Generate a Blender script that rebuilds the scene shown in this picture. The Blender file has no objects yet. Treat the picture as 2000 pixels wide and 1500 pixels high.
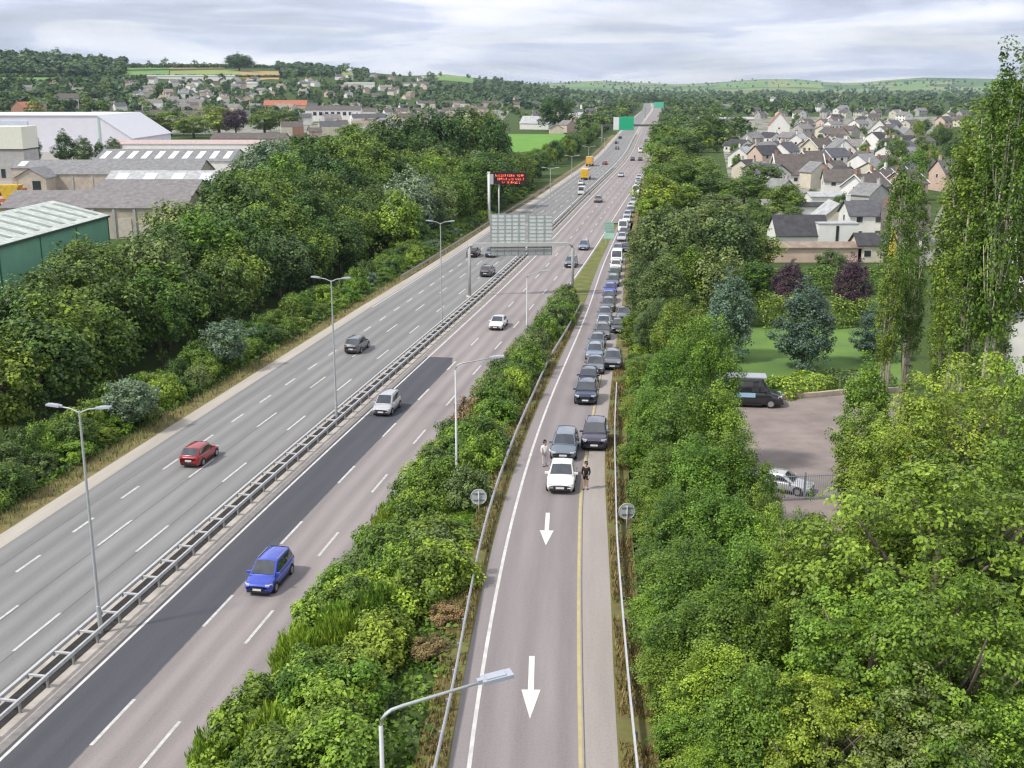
import bpy, math, random
import numpy as np
from mathutils import Vector, Matrix
random.seed(7); rng = np.random.default_rng(7)
sc = bpy.context.scene
col = sc.collection
R = math.radians

# ------------------------------------------------------------------ camera, sky, sun, exposure
CAM_H, FOC, PITCH = 29.0, 2250.0, R(14.57)
cam = bpy.data.cameras.new("camera"); camo = bpy.data.objects.new("camera", cam); col.objects.link(camo)
cam.sensor_width = 36; cam.lens = FOC / 2000 * 36; cam.clip_start = 0.5; cam.clip_end = 30000
camo.location = (0, 0, CAM_H); camo.rotation_euler = (R(90) - PITCH, 0, 0)
sc.camera = camo
SUN_EL, SUN_AZ = R(50), R(-118)      # azimuth clockwise from +Y
w = bpy.data.worlds.new("World"); sc.world = w; w.use_nodes = True
nt = w.node_tree; nt.nodes.clear(); N = nt.nodes.new; L = nt.links.new
sky = N("ShaderNodeTexSky"); sky.sky_type = 'NISHITA'; sky.sun_disc = False
sky.sun_elevation = SUN_EL; sky.sun_rotation = SUN_AZ; sky.air_density = 1.2; sky.dust_density = 1.5
b1 = N("ShaderNodeBackground"); b1.inputs[1].default_value = 0.10; L(sky.outputs[0], b1.inputs[0])
tc = N("ShaderNodeTexCoord")
mp = N("ShaderNodeMapping"); mp.inputs['Scale'].default_value = (3.2, 3.2, 24.0); mp.inputs['Location'].default_value = (2.3, 0.7, 0.35); L(tc.outputs['Generated'], mp.inputs[0])
n1 = N("ShaderNodeTexNoise"); n1.inputs['Scale'].default_value = 1.5; n1.inputs['Detail'].default_value = 9; n1.inputs['Roughness'].default_value = .56; n1.inputs['Distortion'].default_value = .5
L(mp.outputs[0], n1.inputs['Vector'])
cr = N("ShaderNodeValToRGB"); L(n1.outputs[0], cr.inputs[0])
e = cr.color_ramp.elements
e[0].position = .36; e[0].color = (.60, .63, .78, 1)
e[1].position = .66; e[1].color = (1.22, 1.2, 1.2, 1)
x_ = cr.color_ramp.elements.new(.46); x_.color = (.76, .80, .97, 1)
x_ = cr.color_ramp.elements.new(.53); x_.color = (1.0, 1.01, 1.10, 1)
b2 = N("ShaderNodeBackground"); b2.inputs[1].default_value = 1.06; L(cr.outputs[0], b2.inputs[0])
n2 = N("ShaderNodeTexNoise"); n2.inputs['Scale'].default_value = 1.6; n2.inputs['Detail'].default_value = 4; L(mp.outputs[0], n2.inputs['Vector'])
cr2 = N("ShaderNodeMapRange"); cr2.inputs['From Min'].default_value = .35; cr2.inputs['From Max'].default_value = .55; cr2.inputs['To Min'].default_value = .72; cr2.inputs['To Max'].default_value = 1.0
L(n2.outputs[0], cr2.inputs[0])
mx = N("ShaderNodeMixShader"); L(cr2.outputs[0], mx.inputs[0]); L(b1.outputs[0], mx.inputs[1]); L(b2.outputs[0], mx.inputs[2])
wo = N("ShaderNodeOutputWorld"); L(mx.outputs[0], wo.inputs[0])
sun = bpy.data.lights.new("sun", 'SUN'); sun.energy = 3.4; sun.angle = R(5); sun.color = (1, .95, .87)
suno = bpy.data.objects.new("sun", sun); col.objects.link(suno)
sd = Vector((math.sin(SUN_AZ) * math.cos(SUN_EL), math.cos(SUN_AZ) * math.cos(SUN_EL), math.sin(SUN_EL)))
suno.rotation_euler = sd.to_track_quat('Z', 'Y').to_euler(); suno.location = (0, 0, 300)
vs = sc.view_settings; vs.view_transform = 'Standard'; vs.look = 'None'; vs.exposure = 0.0; vs.gamma = 1; vs.use_curve_mapping = False
cy = sc.cycles
cy.max_bounces = 5; cy.diffuse_bounces = 3; cy.glossy_bounces = 2; cy.transmission_bounces = 3; cy.volume_bounces = 0; cy.transparent_max_bounces = 4
cy.caustics_reflective = cy.caustics_refractive = False
cy.use_denoising = True; cy.pixel_filter_type = 'BLACKMAN_HARRIS'; cy.filter_width = 1.3

# ------------------------------------------------------------------ where things stand
cP, sP = math.cos(PITCH), math.sin(PITCH)
def G(px, py, z=0.0):
    u = (px - 1000) / FOC; v = (750 - py) / FOC
    dy = cP + v * sP; dz = -sP + v * cP
    t = (z - CAM_H) / dz
    return u * t, dy * t
def PXY(x, y, z=0.0):
    d = z - CAM_H; f = y * cP - d * sP
    return 1000 + FOC * x / f, 750 - FOC * (y * sP + d * cP) / f
def sstep(t):
    t = np.clip(t, 0, 1); return t * t * (3 - 2 * t)
def zr(y):                                           # height of the slip road, which climbs towards the viewer
    return 4.5 * sstep((165 - np.asarray(y, float)) / 110)
def GR(px, py, dz=0.0):
    z = 2.0
    for _ in range(60):
        x, y = G(px, py, z + dz); z = .5 * z + .5 * float(zr(y))
    return x, y
class Curve:                                         # x as a smooth function of y
    def __init__(s, pts):
        p = np.array(sorted(pts, key=lambda q: q[1]), float); s.y, s.x = p[:, 1], p[:, 0]
        m = np.gradient(s.x, s.y); s.m = m
    def __call__(s, y):
        y = np.asarray(y, float); i = np.clip(np.searchsorted(s.y, y) - 1, 0, len(s.y) - 2)
        h = s.y[i + 1] - s.y[i]; t = (y - s.y[i]) / h; tc_ = np.clip(t, 0, 1)
        a = (2 * tc_**3 - 3 * tc_**2 + 1) * s.x[i] + (tc_**3 - 2 * tc_**2 + tc_) * h * s.m[i] + (-2 * tc_**3 + 3 * tc_**2) * s.x[i + 1] + (tc_**3 - tc_**2) * h * s.m[i + 1]
        return a + np.where(t < 0, t * h * s.m[i], 0) + np.where(t > 1, (t - 1) * h * s.m[i + 1], 0)
MC = Curve([(-22.7, 45.2), (-20.0, 61), (-17.05, 78.5), (-12.9, 102.2), (-8.4, 127.5), (-2.9, 158.4), (4.0, 199.3), (11.2, 245), (17.6, 286), (26.4, 341), (44.6, 457), (70.6, 657), (90.4, 814), (119, 1035), (170, 1420), (225, 1900)])
def off(o, y):                                       # point at lateral offset o from the motorway's inner edge line
    y = np.asarray(y, float); s = (MC(y + 4) - MC(y - 4)) / 8; n = np.hypot(1, s)
    return MC(y) + o / n, y - o * s / n
def offx(o, y):                                      # x of that line where it is at forward distance y
    y = np.asarray(y, float); s = (MC(y + 4) - MC(y - 4)) / 8
    return MC(y) + o * np.hypot(1, s)
RW = Curve([GR(*p) for p in [(920, 1490), (942, 1330), (966, 1170), (985, 1055), (1000, 990), (1025, 935), (1058, 844), (1083, 767), (1107, 700), (1130, 645), (1146, 610), (1170, 545), (1190, 490)]])
_k = np.polyfit(RW.y, RW.x, 4); _y = np.linspace(34, 205, 26); RW = Curve(list(zip(np.polyval(_k, _y), _y)))
RY = Curve([GR(*p) for p in [(1134, 1490), (1131, 1330), (1130, 1170), (1131, 1071), (1134, 970), (1144, 890), (1160, 798)]] + [(8.6, 108), (11.6, 134), (16.6, 176), (22.6, 222), (26.5, 252)])
RS = Curve([GR(*p) for p in [(1208, 1490), (1199, 1330), (1193, 1170), (1188, 1071), (1181, 900), (1191, 777), (1205, 660), (1216, 585), (1222, 500), (1235, 420), (1248, 360), (1262, 300)]])
RR = Curve([GR(*p, .65) for p in [(1245, 1490), (1228, 1320), (1215, 1170), (1206, 1050), (1203, 950), (1201, 850), (1205, 740)]])
RL = Curve([GR(*p, .65) for p in [(850, 1490), (885, 1330), (915, 1170), (940, 1050), (975, 930), (1005, 850), (1040, 770), (1075, 695), (1105, 645), (1135, 590), (1150, 560)]])
REDGE = 9.6
def ramp_left(y): return np.maximum(RW(y) - .75, offx(REDGE, y) + .02)
def ramp_right(y): return np.maximum(RS(y), offx(REDGE, y) + .4)

ridge_px = [-900, 0, 240, 450, 600, 700, 800, 870, 950, 1000, 1060, 1110, 1160]
ridge_py = [104, 117, 130, 128, 134, 142, 150, 147, 156, 160, 171, 178, 184]
far_px = [700, 1060, 1160, 1250, 1330, 1400, 1480, 1560, 1620, 1660, 1700, 1800, 2000, 2600]
far_py = [172, 167, 160, 163, 167, 163, 157, 157, 163, 166, 161, 154, 158, 165]
def hill(x, y):
    x = np.asarray(x, float); y = np.asarray(y, float)
    yy = np.maximum(y, 60); r = np.hypot(x, yy); px = 1000 + FOC * x / (yy * cP + 7)
    er = (167 - np.interp(px, ridge_px, ridge_py)) / FOC * .95
    D1 = np.interp(px, [0, 700, 1100], [1900, 2300, 3300]); D0 = np.interp(px, [0, 700, 1100], [800, 900, 1500])
    z1 = np.maximum(CAM_H + D1 * er, 0) * np.interp(px, [1090, 1180], [1, 0])
    t = (r - D0) / (D1 - D0)
    z = z1 * np.where(t < 1, sstep(t) * .45 + np.clip(t, 0, 1) * .55, np.maximum(1 - (t - 1) * .5, .3))
    e2 = (167 - np.interp(px, far_px, far_py)) / FOC * .95
    z2 = np.maximum(CAM_H + 7000 * e2, 0) * np.exp(-((r - 7000) / 1100) ** 2) * np.interp(px, [600, 1000], [.4, 1])
    return z + z2
def ground(x, y):
    x = np.asarray(x, float); y = np.asarray(y, float)
    g = np.full(np.broadcast(x, y).shape, -.08) + hill(x, y)
    yc = np.clip(y, 20, 1900)
    ed = offx(REDGE, yc)
    ez = zr(y) - .14
    lo = np.where(yc < 170, RL(np.clip(yc, 20, 165)) - .9, 1e5); hi = np.where(yc < 170, np.maximum(RR(np.clip(yc, 20, 170)) + .9, RS(np.clip(yc, 20, 170)) + 1.5), 1e5)
    d = np.maximum(np.maximum(lo - x, x - hi), 0)
    emb = np.minimum(ez - d * .42, np.maximum((x - ed) * .7 - .3, -.08))
    g = np.where((yc < 170) & (emb > g), emb, g)
    o = (x - MC(yc)) / np.hypot(1, (MC(yc + 4) - MC(yc - 4)) / 8)
    dip = sstep((-21.5 - o) / 5) * sstep((o + 48) / 14) * sstep((330 - y) / 60)
    return g - 2.6 * dip
def gz(x, y): return float(ground(x, y))
def on_ground(px, py):                               # the terrain point seen along a direction
    u = (px - 1000) / FOC; v = (750 - py) / FOC
    dy = cP + v * sP; dz = -sP + v * cP
    t = np.geomspace(60, 9500, 420)
    k = np.nonzero(CAM_H + dz * t < ground(u * t, dy * t))[0]
    if len(k) == 0: return None
    a, b = (t[k[0] - 1] if k[0] else 20), t[k[0]]
    for _ in range(12):
        m = (a + b) / 2
        if CAM_H + dz * m < gz(u * m, dy * m): b = m
        else: a = m
    return u * b, dy * b, gz(u * b, dy * b)

# ------------------------------------------------------------------ helpers: properties, meshes, materials
def tag(o, label=None, cat=None, group=None, kind=None):
    for k, v in (('label', label), ('category', cat), ('group', group), ('kind', kind)):
        if v: o[k] = v
    return o
def empty(name, loc, rz=0.0, label=None, cat=None, group=None):
    o = bpy.data.objects.new(name, None); col.objects.link(o); o.location = loc; o.rotation_euler = (0, 0, rz); o.empty_display_size = .3
    return tag(o, label, cat, group)
def mesh(name, V, Fc, mats=(), smooth=False, mi=None, uv=None):
    me = bpy.data.meshes.new(name); me.from_pydata([tuple(v) for v in V], [], [tuple(f) for f in Fc])
    for m in mats: me.materials.append(m)
    if mi is not None: me.polygons.foreach_set('material_index', np.asarray(mi, np.int32))
    if smooth: me.polygons.foreach_set('use_smooth', np.ones(len(me.polygons), bool))
    if uv is not None:
        l = me.uv_layers.new(name='UVMap'); idx = np.empty(len(me.loops), np.int32); me.loops.foreach_get('vertex_index', idx)
        l.data.foreach_set('uv', np.asarray(uv, np.float32)[idx].ravel())
    me.update(); return me
def ob(name, me, parent=None, loc=None, rz=None):
    o = bpy.data.objects.new(name, me); col.objects.link(o)
    if parent is not None: o.parent = parent
    if loc is not None: o.location = loc
    if rz is not None: o.rotation_euler = (0, 0, rz)
    return o
class MB:                                            # collects boxes, tubes, prisms into one mesh
    def __init__(s): s.v, s.f, s.m = [], [], []
    def add(s, V, Fc, mi=0):
        b = len(s.v); s.v += [tuple(v) for v in V]; s.f += [tuple(i + b for i in f) for f in Fc]; s.m += [mi] * len(Fc); return s
    def box(s, c, d, rz=0.0, mi=0, M=None):
        V = [Vector((sx * d[0] / 2, sy * d[1] / 2, sz * d[2] / 2)) for sx in (-1, 1) for sy in (-1, 1) for sz in (-1, 1)]
        T = Matrix.Translation(c) @ (M if M is not None else Matrix.Rotation(rz, 4, 'Z'))
        return s.add([T @ v for v in V], [(0, 1, 3, 2), (4, 6, 7, 5), (0, 4, 5, 1), (2, 3, 7, 6), (0, 2, 6, 4), (1, 5, 7, 3)], mi)
    def tube(s, P, r, n=8, mi=0):
        P = [Vector(p) for p in P]; rr = r if isinstance(r, (list, tuple)) else [r] * len(P); V = []; Fc = []
        for i, p in enumerate(P):
            t = (P[min(i + 1, len(P) - 1)] - P[max(i - 1, 0)]).normalized(); a = t.orthogonal() if abs(t.z) < .95 else t.cross(Vector((0, 1, 0)))
            a.normalize(); b = t.cross(a)
            V += [p + (a * math.cos(k * 2 * math.pi / n) + b * math.sin(k * 2 * math.pi / n)) * rr[i] for k in range(n)]
        for i in range(len(P) - 1):
            for k in range(n): Fc.append((i * n + k, i * n + (k + 1) % n, (i + 1) * n + (k + 1) % n, (i + 1) * n + k))
        Fc += [tuple(range(n))[::-1], tuple((len(P) - 1) * n + k for k in range(n))]
        return s.add(V, Fc, mi)
    def prism(s, poly, y0, y1, mi=0):                # polygon in xz pushed along y
        n = len(poly); V = [(x, y0, z) for x, z in poly] + [(x, y1, z) for x, z in poly]
        return s.add(V, [tuple(range(n)), tuple(range(n, 2 * n))[::-1]] + [(k, n + k, n + (k + 1) % n, (k + 1) % n) for k in range(n)], mi)
    def build(s, name, mats, parent=None, smooth=False, loc=None, rz=None):
        mats = mats if isinstance(mats, (list, tuple)) else [mats]
        return ob(name, mesh(name, s.v, s.f, mats, smooth, s.m), parent, loc, rz)
    def me(s, name, mats, smooth=False):
        return mesh(name, s.v, s.f, mats if isinstance(mats, (list, tuple)) else [mats], smooth, s.m)

MATS = {}
def M(name, c, rough=.8, var=.12, scale=1.5, metal=0.0, coat=0.0, c2=None, spec=.4, coord='Object', emit=0.0, bump=0.0, stretch=None, detail=5):
    if name in MATS: return MATS[name]
    m = bpy.data.materials.new(name); m.use_nodes = True; t = m.node_tree; bs = t.nodes['Principled BSDF']
    bs.inputs['Roughness'].default_value = rough; bs.inputs['Metallic'].default_value = metal; bs.inputs['Specular IOR Level'].default_value = spec
    if coat: bs.inputs['Coat Weight'].default_value = coat; bs.inputs['Coat Roughness'].default_value = .05
    tcn = t.nodes.new('ShaderNodeTexCoord'); nz = t.nodes.new('ShaderNodeTexNoise'); nz.inputs['Scale'].default_value = scale; nz.inputs['Detail'].default_value = detail; nz.inputs['Roughness'].default_value = .62
    src = tcn.outputs[coord]
    if stretch:
        mpn = t.nodes.new('ShaderNodeMapping'); mpn.inputs['Scale'].default_value = stretch; t.links.new(src, mpn.inputs[0]); src = mpn.outputs[0]
    t.links.new(src, nz.inputs['Vector'])
    rp = t.nodes.new('ShaderNodeValToRGB'); rp.color_ramp.elements[0].position = .3; rp.color_ramp.elements[1].position = .7
    lo = c2 if c2 is not None else [v * (1 - var) for v in c]; hi = c if c2 is not None else [min(v * (1 + var), 1) for v in c]
    rp.color_ramp.elements[0].color = (*lo, 1); rp.color_ramp.elements[1].color = (*hi, 1)
    t.links.new(nz.outputs[0], rp.inputs[0]); t.links.new(rp.outputs[0], bs.inputs['Base Color'])
    if emit: t.links.new(rp.outputs[0], bs.inputs['Emission Color']); bs.inputs['Emission Strength'].default_value = emit
    if bump:
        bp = t.nodes.new('ShaderNodeBump'); bp.inputs['Strength'].default_value = bump; bp.inputs['Distance'].default_value = .05; t.links.new(nz.outputs[0], bp.inputs['Height']); t.links.new(bp.outputs[0], bs.inputs['Normal'])
    MATS[name] = m; return m
def road_mat(name, c, track=.10, patch=.10, tint=None):
    m = M(name, c, rough=.92, spec=.2, scale=.25, var=patch, coord='UV', stretch=(1.2, .12, 1))
    t = m.node_tree; bs = t.nodes['Principled BSDF']; src = bs.inputs['Base Color'].links[0].from_socket
    uv = t.nodes.new('ShaderNodeTexCoord'); sp = t.nodes.new('ShaderNodeSeparateXYZ'); t.links.new(uv.outputs['UV'], sp.inputs[0])
    def math_(op, a, b=None):
        n = t.nodes.new('ShaderNodeMath'); n.operation = op
        for i, q in enumerate((a, b)):
            if q is None: continue
            if isinstance(q, (int, float)): n.inputs[i].default_value = q
            else: t.links.new(q, n.inputs[i])
        return n.outputs[0]
    wv = math_('SINE', math_('MULTIPLY', sp.outputs[0], 2 * math.pi / 1.55))
    fine = t.nodes.new('ShaderNodeTexNoise'); fine.inputs['Scale'].default_value = 9; fine.inputs['Detail'].default_value = 3; t.links.new(uv.outputs['UV'], fine.inputs['Vector'])
    med = t.nodes.new('ShaderNodeTexNoise'); med.inputs['Scale'].default_value = .7; med.inputs['Detail'].default_value = 6; med.inputs['Roughness'].default_value = .7; mpm = t.nodes.new('ShaderNodeMapping'); mpm.inputs['Scale'].default_value = (1.6, .10, 1); t.links.new(uv.outputs['UV'], mpm.inputs[0]); t.links.new(mpm.outputs[0], med.inputs['Vector'])
    v = math_('ADD', math_('MULTIPLY', wv, track), math_('MULTIPLY', math_('SUBTRACT', fine.outputs[0], .5), .35))
    v = math_('ADD', v, math_('MULTIPLY', math_('SUBTRACT', med.outputs[0], .5), .42))
    v = math_('ADD', v, 1.0)
    mm = t.nodes.new('ShaderNodeMix'); mm.data_type = 'RGBA'; mm.blend_type = 'MULTIPLY'; mm.inputs[0].default_value = 1
    cb = t.nodes.new('ShaderNodeCombineColor'); [t.links.new(v, cb.inputs[i]) for i in range(3)]
    t.links.new(src, mm.inputs[6]); t.links.new(cb.outputs[0], mm.inputs[7]); t.links.new(mm.outputs[2], bs.inputs['Base Color'])
    return m
def leaf_mat(name, dark, light, transl=.22, alt=None):
    m = bpy.data.materials.new(name); m.use_nodes = True; t = m.node_tree; bs = t.nodes['Principled BSDF']
    bs.inputs['Roughness'].default_value = .45; bs.inputs['Specular IOR Level'].default_value = .32
    dark = [v * 1.15 for v in dark]; light = [v * 1.66 for v in light]; alt = [v * 1.5 for v in alt] if alt else None
    at = t.nodes.new('ShaderNodeAttribute'); at.attribute_name = 'tone'
    oi = t.nodes.new('ShaderNodeObjectInfo')
    rp = t.nodes.new('ShaderNodeValToRGB'); E_ = rp.color_ramp.elements
    E_[0].position = .15; E_[0].color = (*dark, 1); E_[1].position = .85; E_[1].color = (*light, 1)
    if alt: q = rp.color_ramp.elements.new(.97); q.color = (*alt, 1)
    t.links.new(at.outputs['Fac'], rp.inputs[0])
    hs = t.nodes.new('ShaderNodeHueSaturation'); hs.inputs['Saturation'].default_value = .97; t.links.new(rp.outputs[0], hs.inputs['Color'])
    mr = t.nodes.new('ShaderNodeMapRange'); mr.inputs['To Min'].default_value = .474; mr.inputs['To Max'].default_value = .516; t.links.new(oi.outputs['Random'], mr.inputs[0]); t.links.new(mr.outputs[0], hs.inputs['Hue'])
    mv = t.nodes.new('ShaderNodeMapRange'); mv.inputs['To Min'].default_value = 1.25; mv.inputs['To Max'].default_value = .75; t.links.new(oi.outputs['Random'], mv.inputs[0]); t.links.new(mv.outputs[0], hs.inputs['Value'])
    t.links.new(hs.outputs[0], bs.inputs['Base Color'])
    tr = t.nodes.new('ShaderNodeBsdfTranslucent'); t.links.new(hs.outputs[0], tr.inputs[0])
    ms = t.nodes.new('ShaderNodeMixShader'); ms.inputs[0].default_value = transl
    t.links.new(bs.outputs[0], ms.inputs[1]); t.links.new(tr.outputs[0], ms.inputs[2]); t.links.new(ms.outputs[0], t.nodes['Material Output'].inputs['Surface'])
    MATS[name] = m; return m
LF = {
 'mid': leaf_mat('leaf_mid', (.034, .078, .010), (.138, .228, .020), alt=(.22, .30, .04)),
 'dark': leaf_mat('leaf_dark', (.024, .056, .010), (.084, .160, .022), alt=(.14, .22, .035)),
 'bright': leaf_mat('leaf_bright', (.055, .118, .011), (.190, .315, .024), alt=(.30, .40, .05)),
 'lime': leaf_mat('leaf_lime', (.050, .096, .009), (.185, .285, .022), alt=(.29, .37, .04)),
 'olive': leaf_mat('leaf_olive', (.048, .085, .022), (.150, .215, .055), alt=(.20, .22, .07)),
 'silver': leaf_mat('leaf_silver', (.055, .095, .050), (.20, .28, .16)),
 'blue': leaf_mat('leaf_blue', (.026, .058, .030), (.110, .175, .115), transl=.1, alt=(.24, .33, .28)),
 'purple': leaf_mat('leaf_purple', (.022, .012, .020), (.085, .040, .060), transl=.1),
 'rust': leaf_mat('leaf_rust', (.075, .060, .022), (.26, .20, .075)),
 'far': leaf_mat('leaf_far', (.028, .062, .022), (.095, .155, .048)),
}
BARK = M('bark', (.16, .13, .10), var=.35, scale=3); PALEBARK = M('pale_bark', (.50, .46, .36), var=.3, scale=2.5)

# ------------------------------------------------------------------ foliage
def leaf_quads(P, Nn, size, rg, tone, aspect=.62):
    n = len(P); a = rg.normal(size=(n, 3)); t = np.cross(Nn, a); t /= np.linalg.norm(t, axis=1)[:, None] + 1e-9; b = np.cross(Nn, t)
    s = (size * rg.uniform(.65, 1.3, n))[:, None]
    V = np.stack([P - t * s * .5, P - b * s * .5 * aspect + Nn * s * .06, P + t * s * .5, P + b * s * .5 * aspect + Nn * s * .06], 1).reshape(-1, 3)
    return V, np.repeat(tone, 4)
def leaf_mesh(name, V, T, mat, trunk=None):
    nq = len(V) // 4; nv0 = len(V)
    me = bpy.data.meshes.new(name)
    tv = np.zeros((0, 3)); tf = []
    if trunk is not None: tv = np.array(trunk.v, float).reshape(-1, 3); tf = trunk.f
    me.vertices.add(nv0 + len(tv)); me.vertices.foreach_set('co', np.concatenate([V, tv]).astype(np.float32).ravel())
    lt = np.concatenate([np.arange(nv0), np.array([i + nv0 for f in tf for i in f], int)]) if tf else np.arange(nv0)
    tot = np.concatenate([np.full(nq, 4), np.array([len(f) for f in tf], int)]) if tf else np.full(nq, 4)
    me.loops.add(len(lt)); me.loops.foreach_set('vertex_index', lt.astype(np.int32))
    me.polygons.add(len(tot)); st = np.concatenate([[0], np.cumsum(tot)[:-1]])
    me.polygons.foreach_set('loop_start', st.astype(np.int32))
    me.materials.append(mat)
    if tf: me.materials.append(BARK); mi = np.zeros(len(tot), np.int32); mi[nq:] = 1; me.polygons.foreach_set('material_index', mi)
    me.update(calc_edges=True); me.validate()
    at = me.attributes.new('tone', 'FLOAT', 'POINT'); at.data.foreach_set('value', np.concatenate([T, np.zeros(len(tv))]).astype(np.float32))
    return me
def unit(v): return v / (np.linalg.norm(v, axis=1)[:, None] + 1e-9)
def crown(seed, rx, rz, zc, nclump, nleaf, leaf, rc=.26, form='round', flat=1.0, aspect=.62, upw=.32):
    """leaf positions of a crown: clumps spread over an uneven volume, each a small shell of leaves"""
    rg = np.random.default_rng(seed); d = unit(rg.normal(size=(nclump, 3)))
    rad = rg.uniform(.35, 1, nclump) ** .45
    ph = rg.uniform(0, 6.28, 6)
    lob = 1 + .16 * np.sin(3 * np.arctan2(d[:, 1], d[:, 0]) + ph[0]) * np.cos(2.3 * d[:, 2] + ph[1]) + .13 * np.sin(5 * d[:, 0] + ph[2]) * np.sin(4.2 * d[:, 2] + ph[3]) + .10 * np.cos(6 * d[:, 1] + ph[4])
    c = d * (rad * lob)[:, None]
    if form == 'cone':
        h = rg.uniform(0, 1, nclump) ** 1.25; a = rg.uniform(0, 6.28, nclump); q = (1 - h) ** .75 * (.93 + .14 * np.sin(17 * h + a)) * rg.uniform(.55, 1, nclump) ** .4
        c = np.stack([np.cos(a) * q, np.sin(a) * q, h * 2 - 1], 1)
    if form == 'egg':
        k = 1 - .16 * c[:, 2]; c[:, 0] *= k; c[:, 1] *= k
    c = c * np.array([rx, rx, rz]) + np.array([0, 0, zc])
    R_ = rc * rx * rg.uniform(.6, 1.35, nclump)
    if form == 'cone': R_ = rc * rx * rg.uniform(.5, 1.2, nclump) * (1.15 - .7 * (c[:, 2] - zc + rz) / (2 * rz))
    k = np.repeat(np.arange(nclump), nleaf); n = len(k)
    u = unit(rg.normal(size=(n, 3)) + np.array([0, 0, .35])); r = rg.uniform(.15, 1, n) ** .5
    P = c[k] + u * (R_[k] * r)[:, None] * np.array([1, 1, flat])
    out = unit(c - np.array([0, 0, zc - rz * .3]))
    Nn = unit(u * .45 + out[k] * .4 + np.array([0, 0, upw]) + rg.normal(size=(n, 3)) * .33)
    ctone = rg.uniform(0, 1, nclump)
    T = np.clip(ctone[k] * .5 + rg.uniform(0, 1, n) * .5, 0, 1)
    return leaf_quads(P, Nn, np.full(n, leaf), rg, T, aspect)
def trunk_mb(h, r, seed, limbs=6, spread=2.5):
    rd = random.Random(seed); m = MB(); top = (rd.uniform(-.2, .2), rd.uniform(-.2, .2), h)
    m.tube([(0, 0, -.3), (rd.uniform(-.1, .1), rd.uniform(-.1, .1), h * .45), top], [r, r * .75, r * .3], 7)
    for k in range(limbs):
        a = rd.uniform(0, 6.28); z = h * rd.uniform(.35, .85); l = spread * rd.uniform(.6, 1)
        m.tube([(0, 0, z), (math.cos(a) * l * .5, math.sin(a) * l * .5, z + l * .35), (math.cos(a) * l, math.sin(a) * l, z + l * .9)], [r * .4, r * .25, r * .08], 5)
    return m
# crown and trunk meshes for a tree 10 m tall (scaled when planted)
PROTO = {}; BASE = {}
def proto(kind, k, V_T, trunk, bark=BARK):
    V, T = V_T; V = V.copy(); V[:, 2] *= 10 / np.quantile(V[:, 2], .997); BASE.setdefault(kind, float(np.quantile(np.hypot(V[:, 0], V[:, 1]), .96)))
    PROTO.setdefault(kind, []).append((leaf_mesh(kind + '_crown', V, T, LF['mid']), trunk.me(kind + '_trunk', bark, True)))
for k in range(4):    # spreading broadleaf, middle distance
    proto('broad', k, crown(10 + k, 3.6, 4.0, 6.1, 150, 46, .40, rc=.25), trunk_mb(6.5, .28, k))
for k in range(3):    # the same with small leaves, for trees close by
    proto('near', k, crown(30 + k, 3.0, 4.7, 5.4, 400, 74, .175, rc=.19), trunk_mb(6.5, .25, 20 + k, 10))
for k in range(2):    # tall trees with layered sprays
    proto('spray', k, crown(40 + k, 3.7, 4.5, 5.6, 430, 84, .155, rc=.15, flat=.5, upw=.5), trunk_mb(8.0, .3, 40 + k, 16, 3.2))
for k in range(2):
    proto('egg', k, crown(50 + k, 2.5, 4.9, 4.9, 380, 46, .22, rc=.22, form='egg', flat=.9), trunk_mb(6, .2, 50 + k, 3, 1))
for k in range(2):
    proto('cone', k, crown(55 + k, 2.1, 4.7, 5.3, 300, 34, .27, rc=.27, form='cone', flat=.6), trunk_mb(8, .2, 55 + k, 3, .8))
for k in range(3):    # poplars: narrow, open, several pale stems
    V, T = crown(60 + k, .85, 3.75, 6.2, 340, 32, .11, rc=.30, flat=1.0)
    m = MB(); rd = random.Random(60 + k)
    for s in range(3 if k else 2):
        a = rd.uniform(0, 6.28); q = .22 if s else 0
        m.tube([(q * math.cos(a) * .4, q * math.sin(a) * .4, -.2), (q * math.cos(a), q * math.sin(a), 3), (q * 1.5 * math.cos(a) + .1, q * 1.5 * math.sin(a), 6), (q * 1.2 * math.cos(a), q * 1.2 * math.sin(a), 9.2)], [.075, .06, .04, .012], 6)
    for s in range(14):
        a = rd.uniform(0, 6.28); z = rd.uniform(2.2, 7.5); m.tube([(0, 0, z), (.3 * math.cos(a), .3 * math.sin(a), z + .5), (.5 * math.cos(a), .5 * math.sin(a), z + 1.6)], [.03, .02, .01], 4)
    proto('poplar', k, (V, T), m, PALEBARK)
for k in range(3):
    proto('shrub', k, crown(70 + k, 5.6, 5.2, 4.6, 110, 62, .66, rc=.26), trunk_mb(5, .25, 70 + k, 6, 3))
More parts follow.
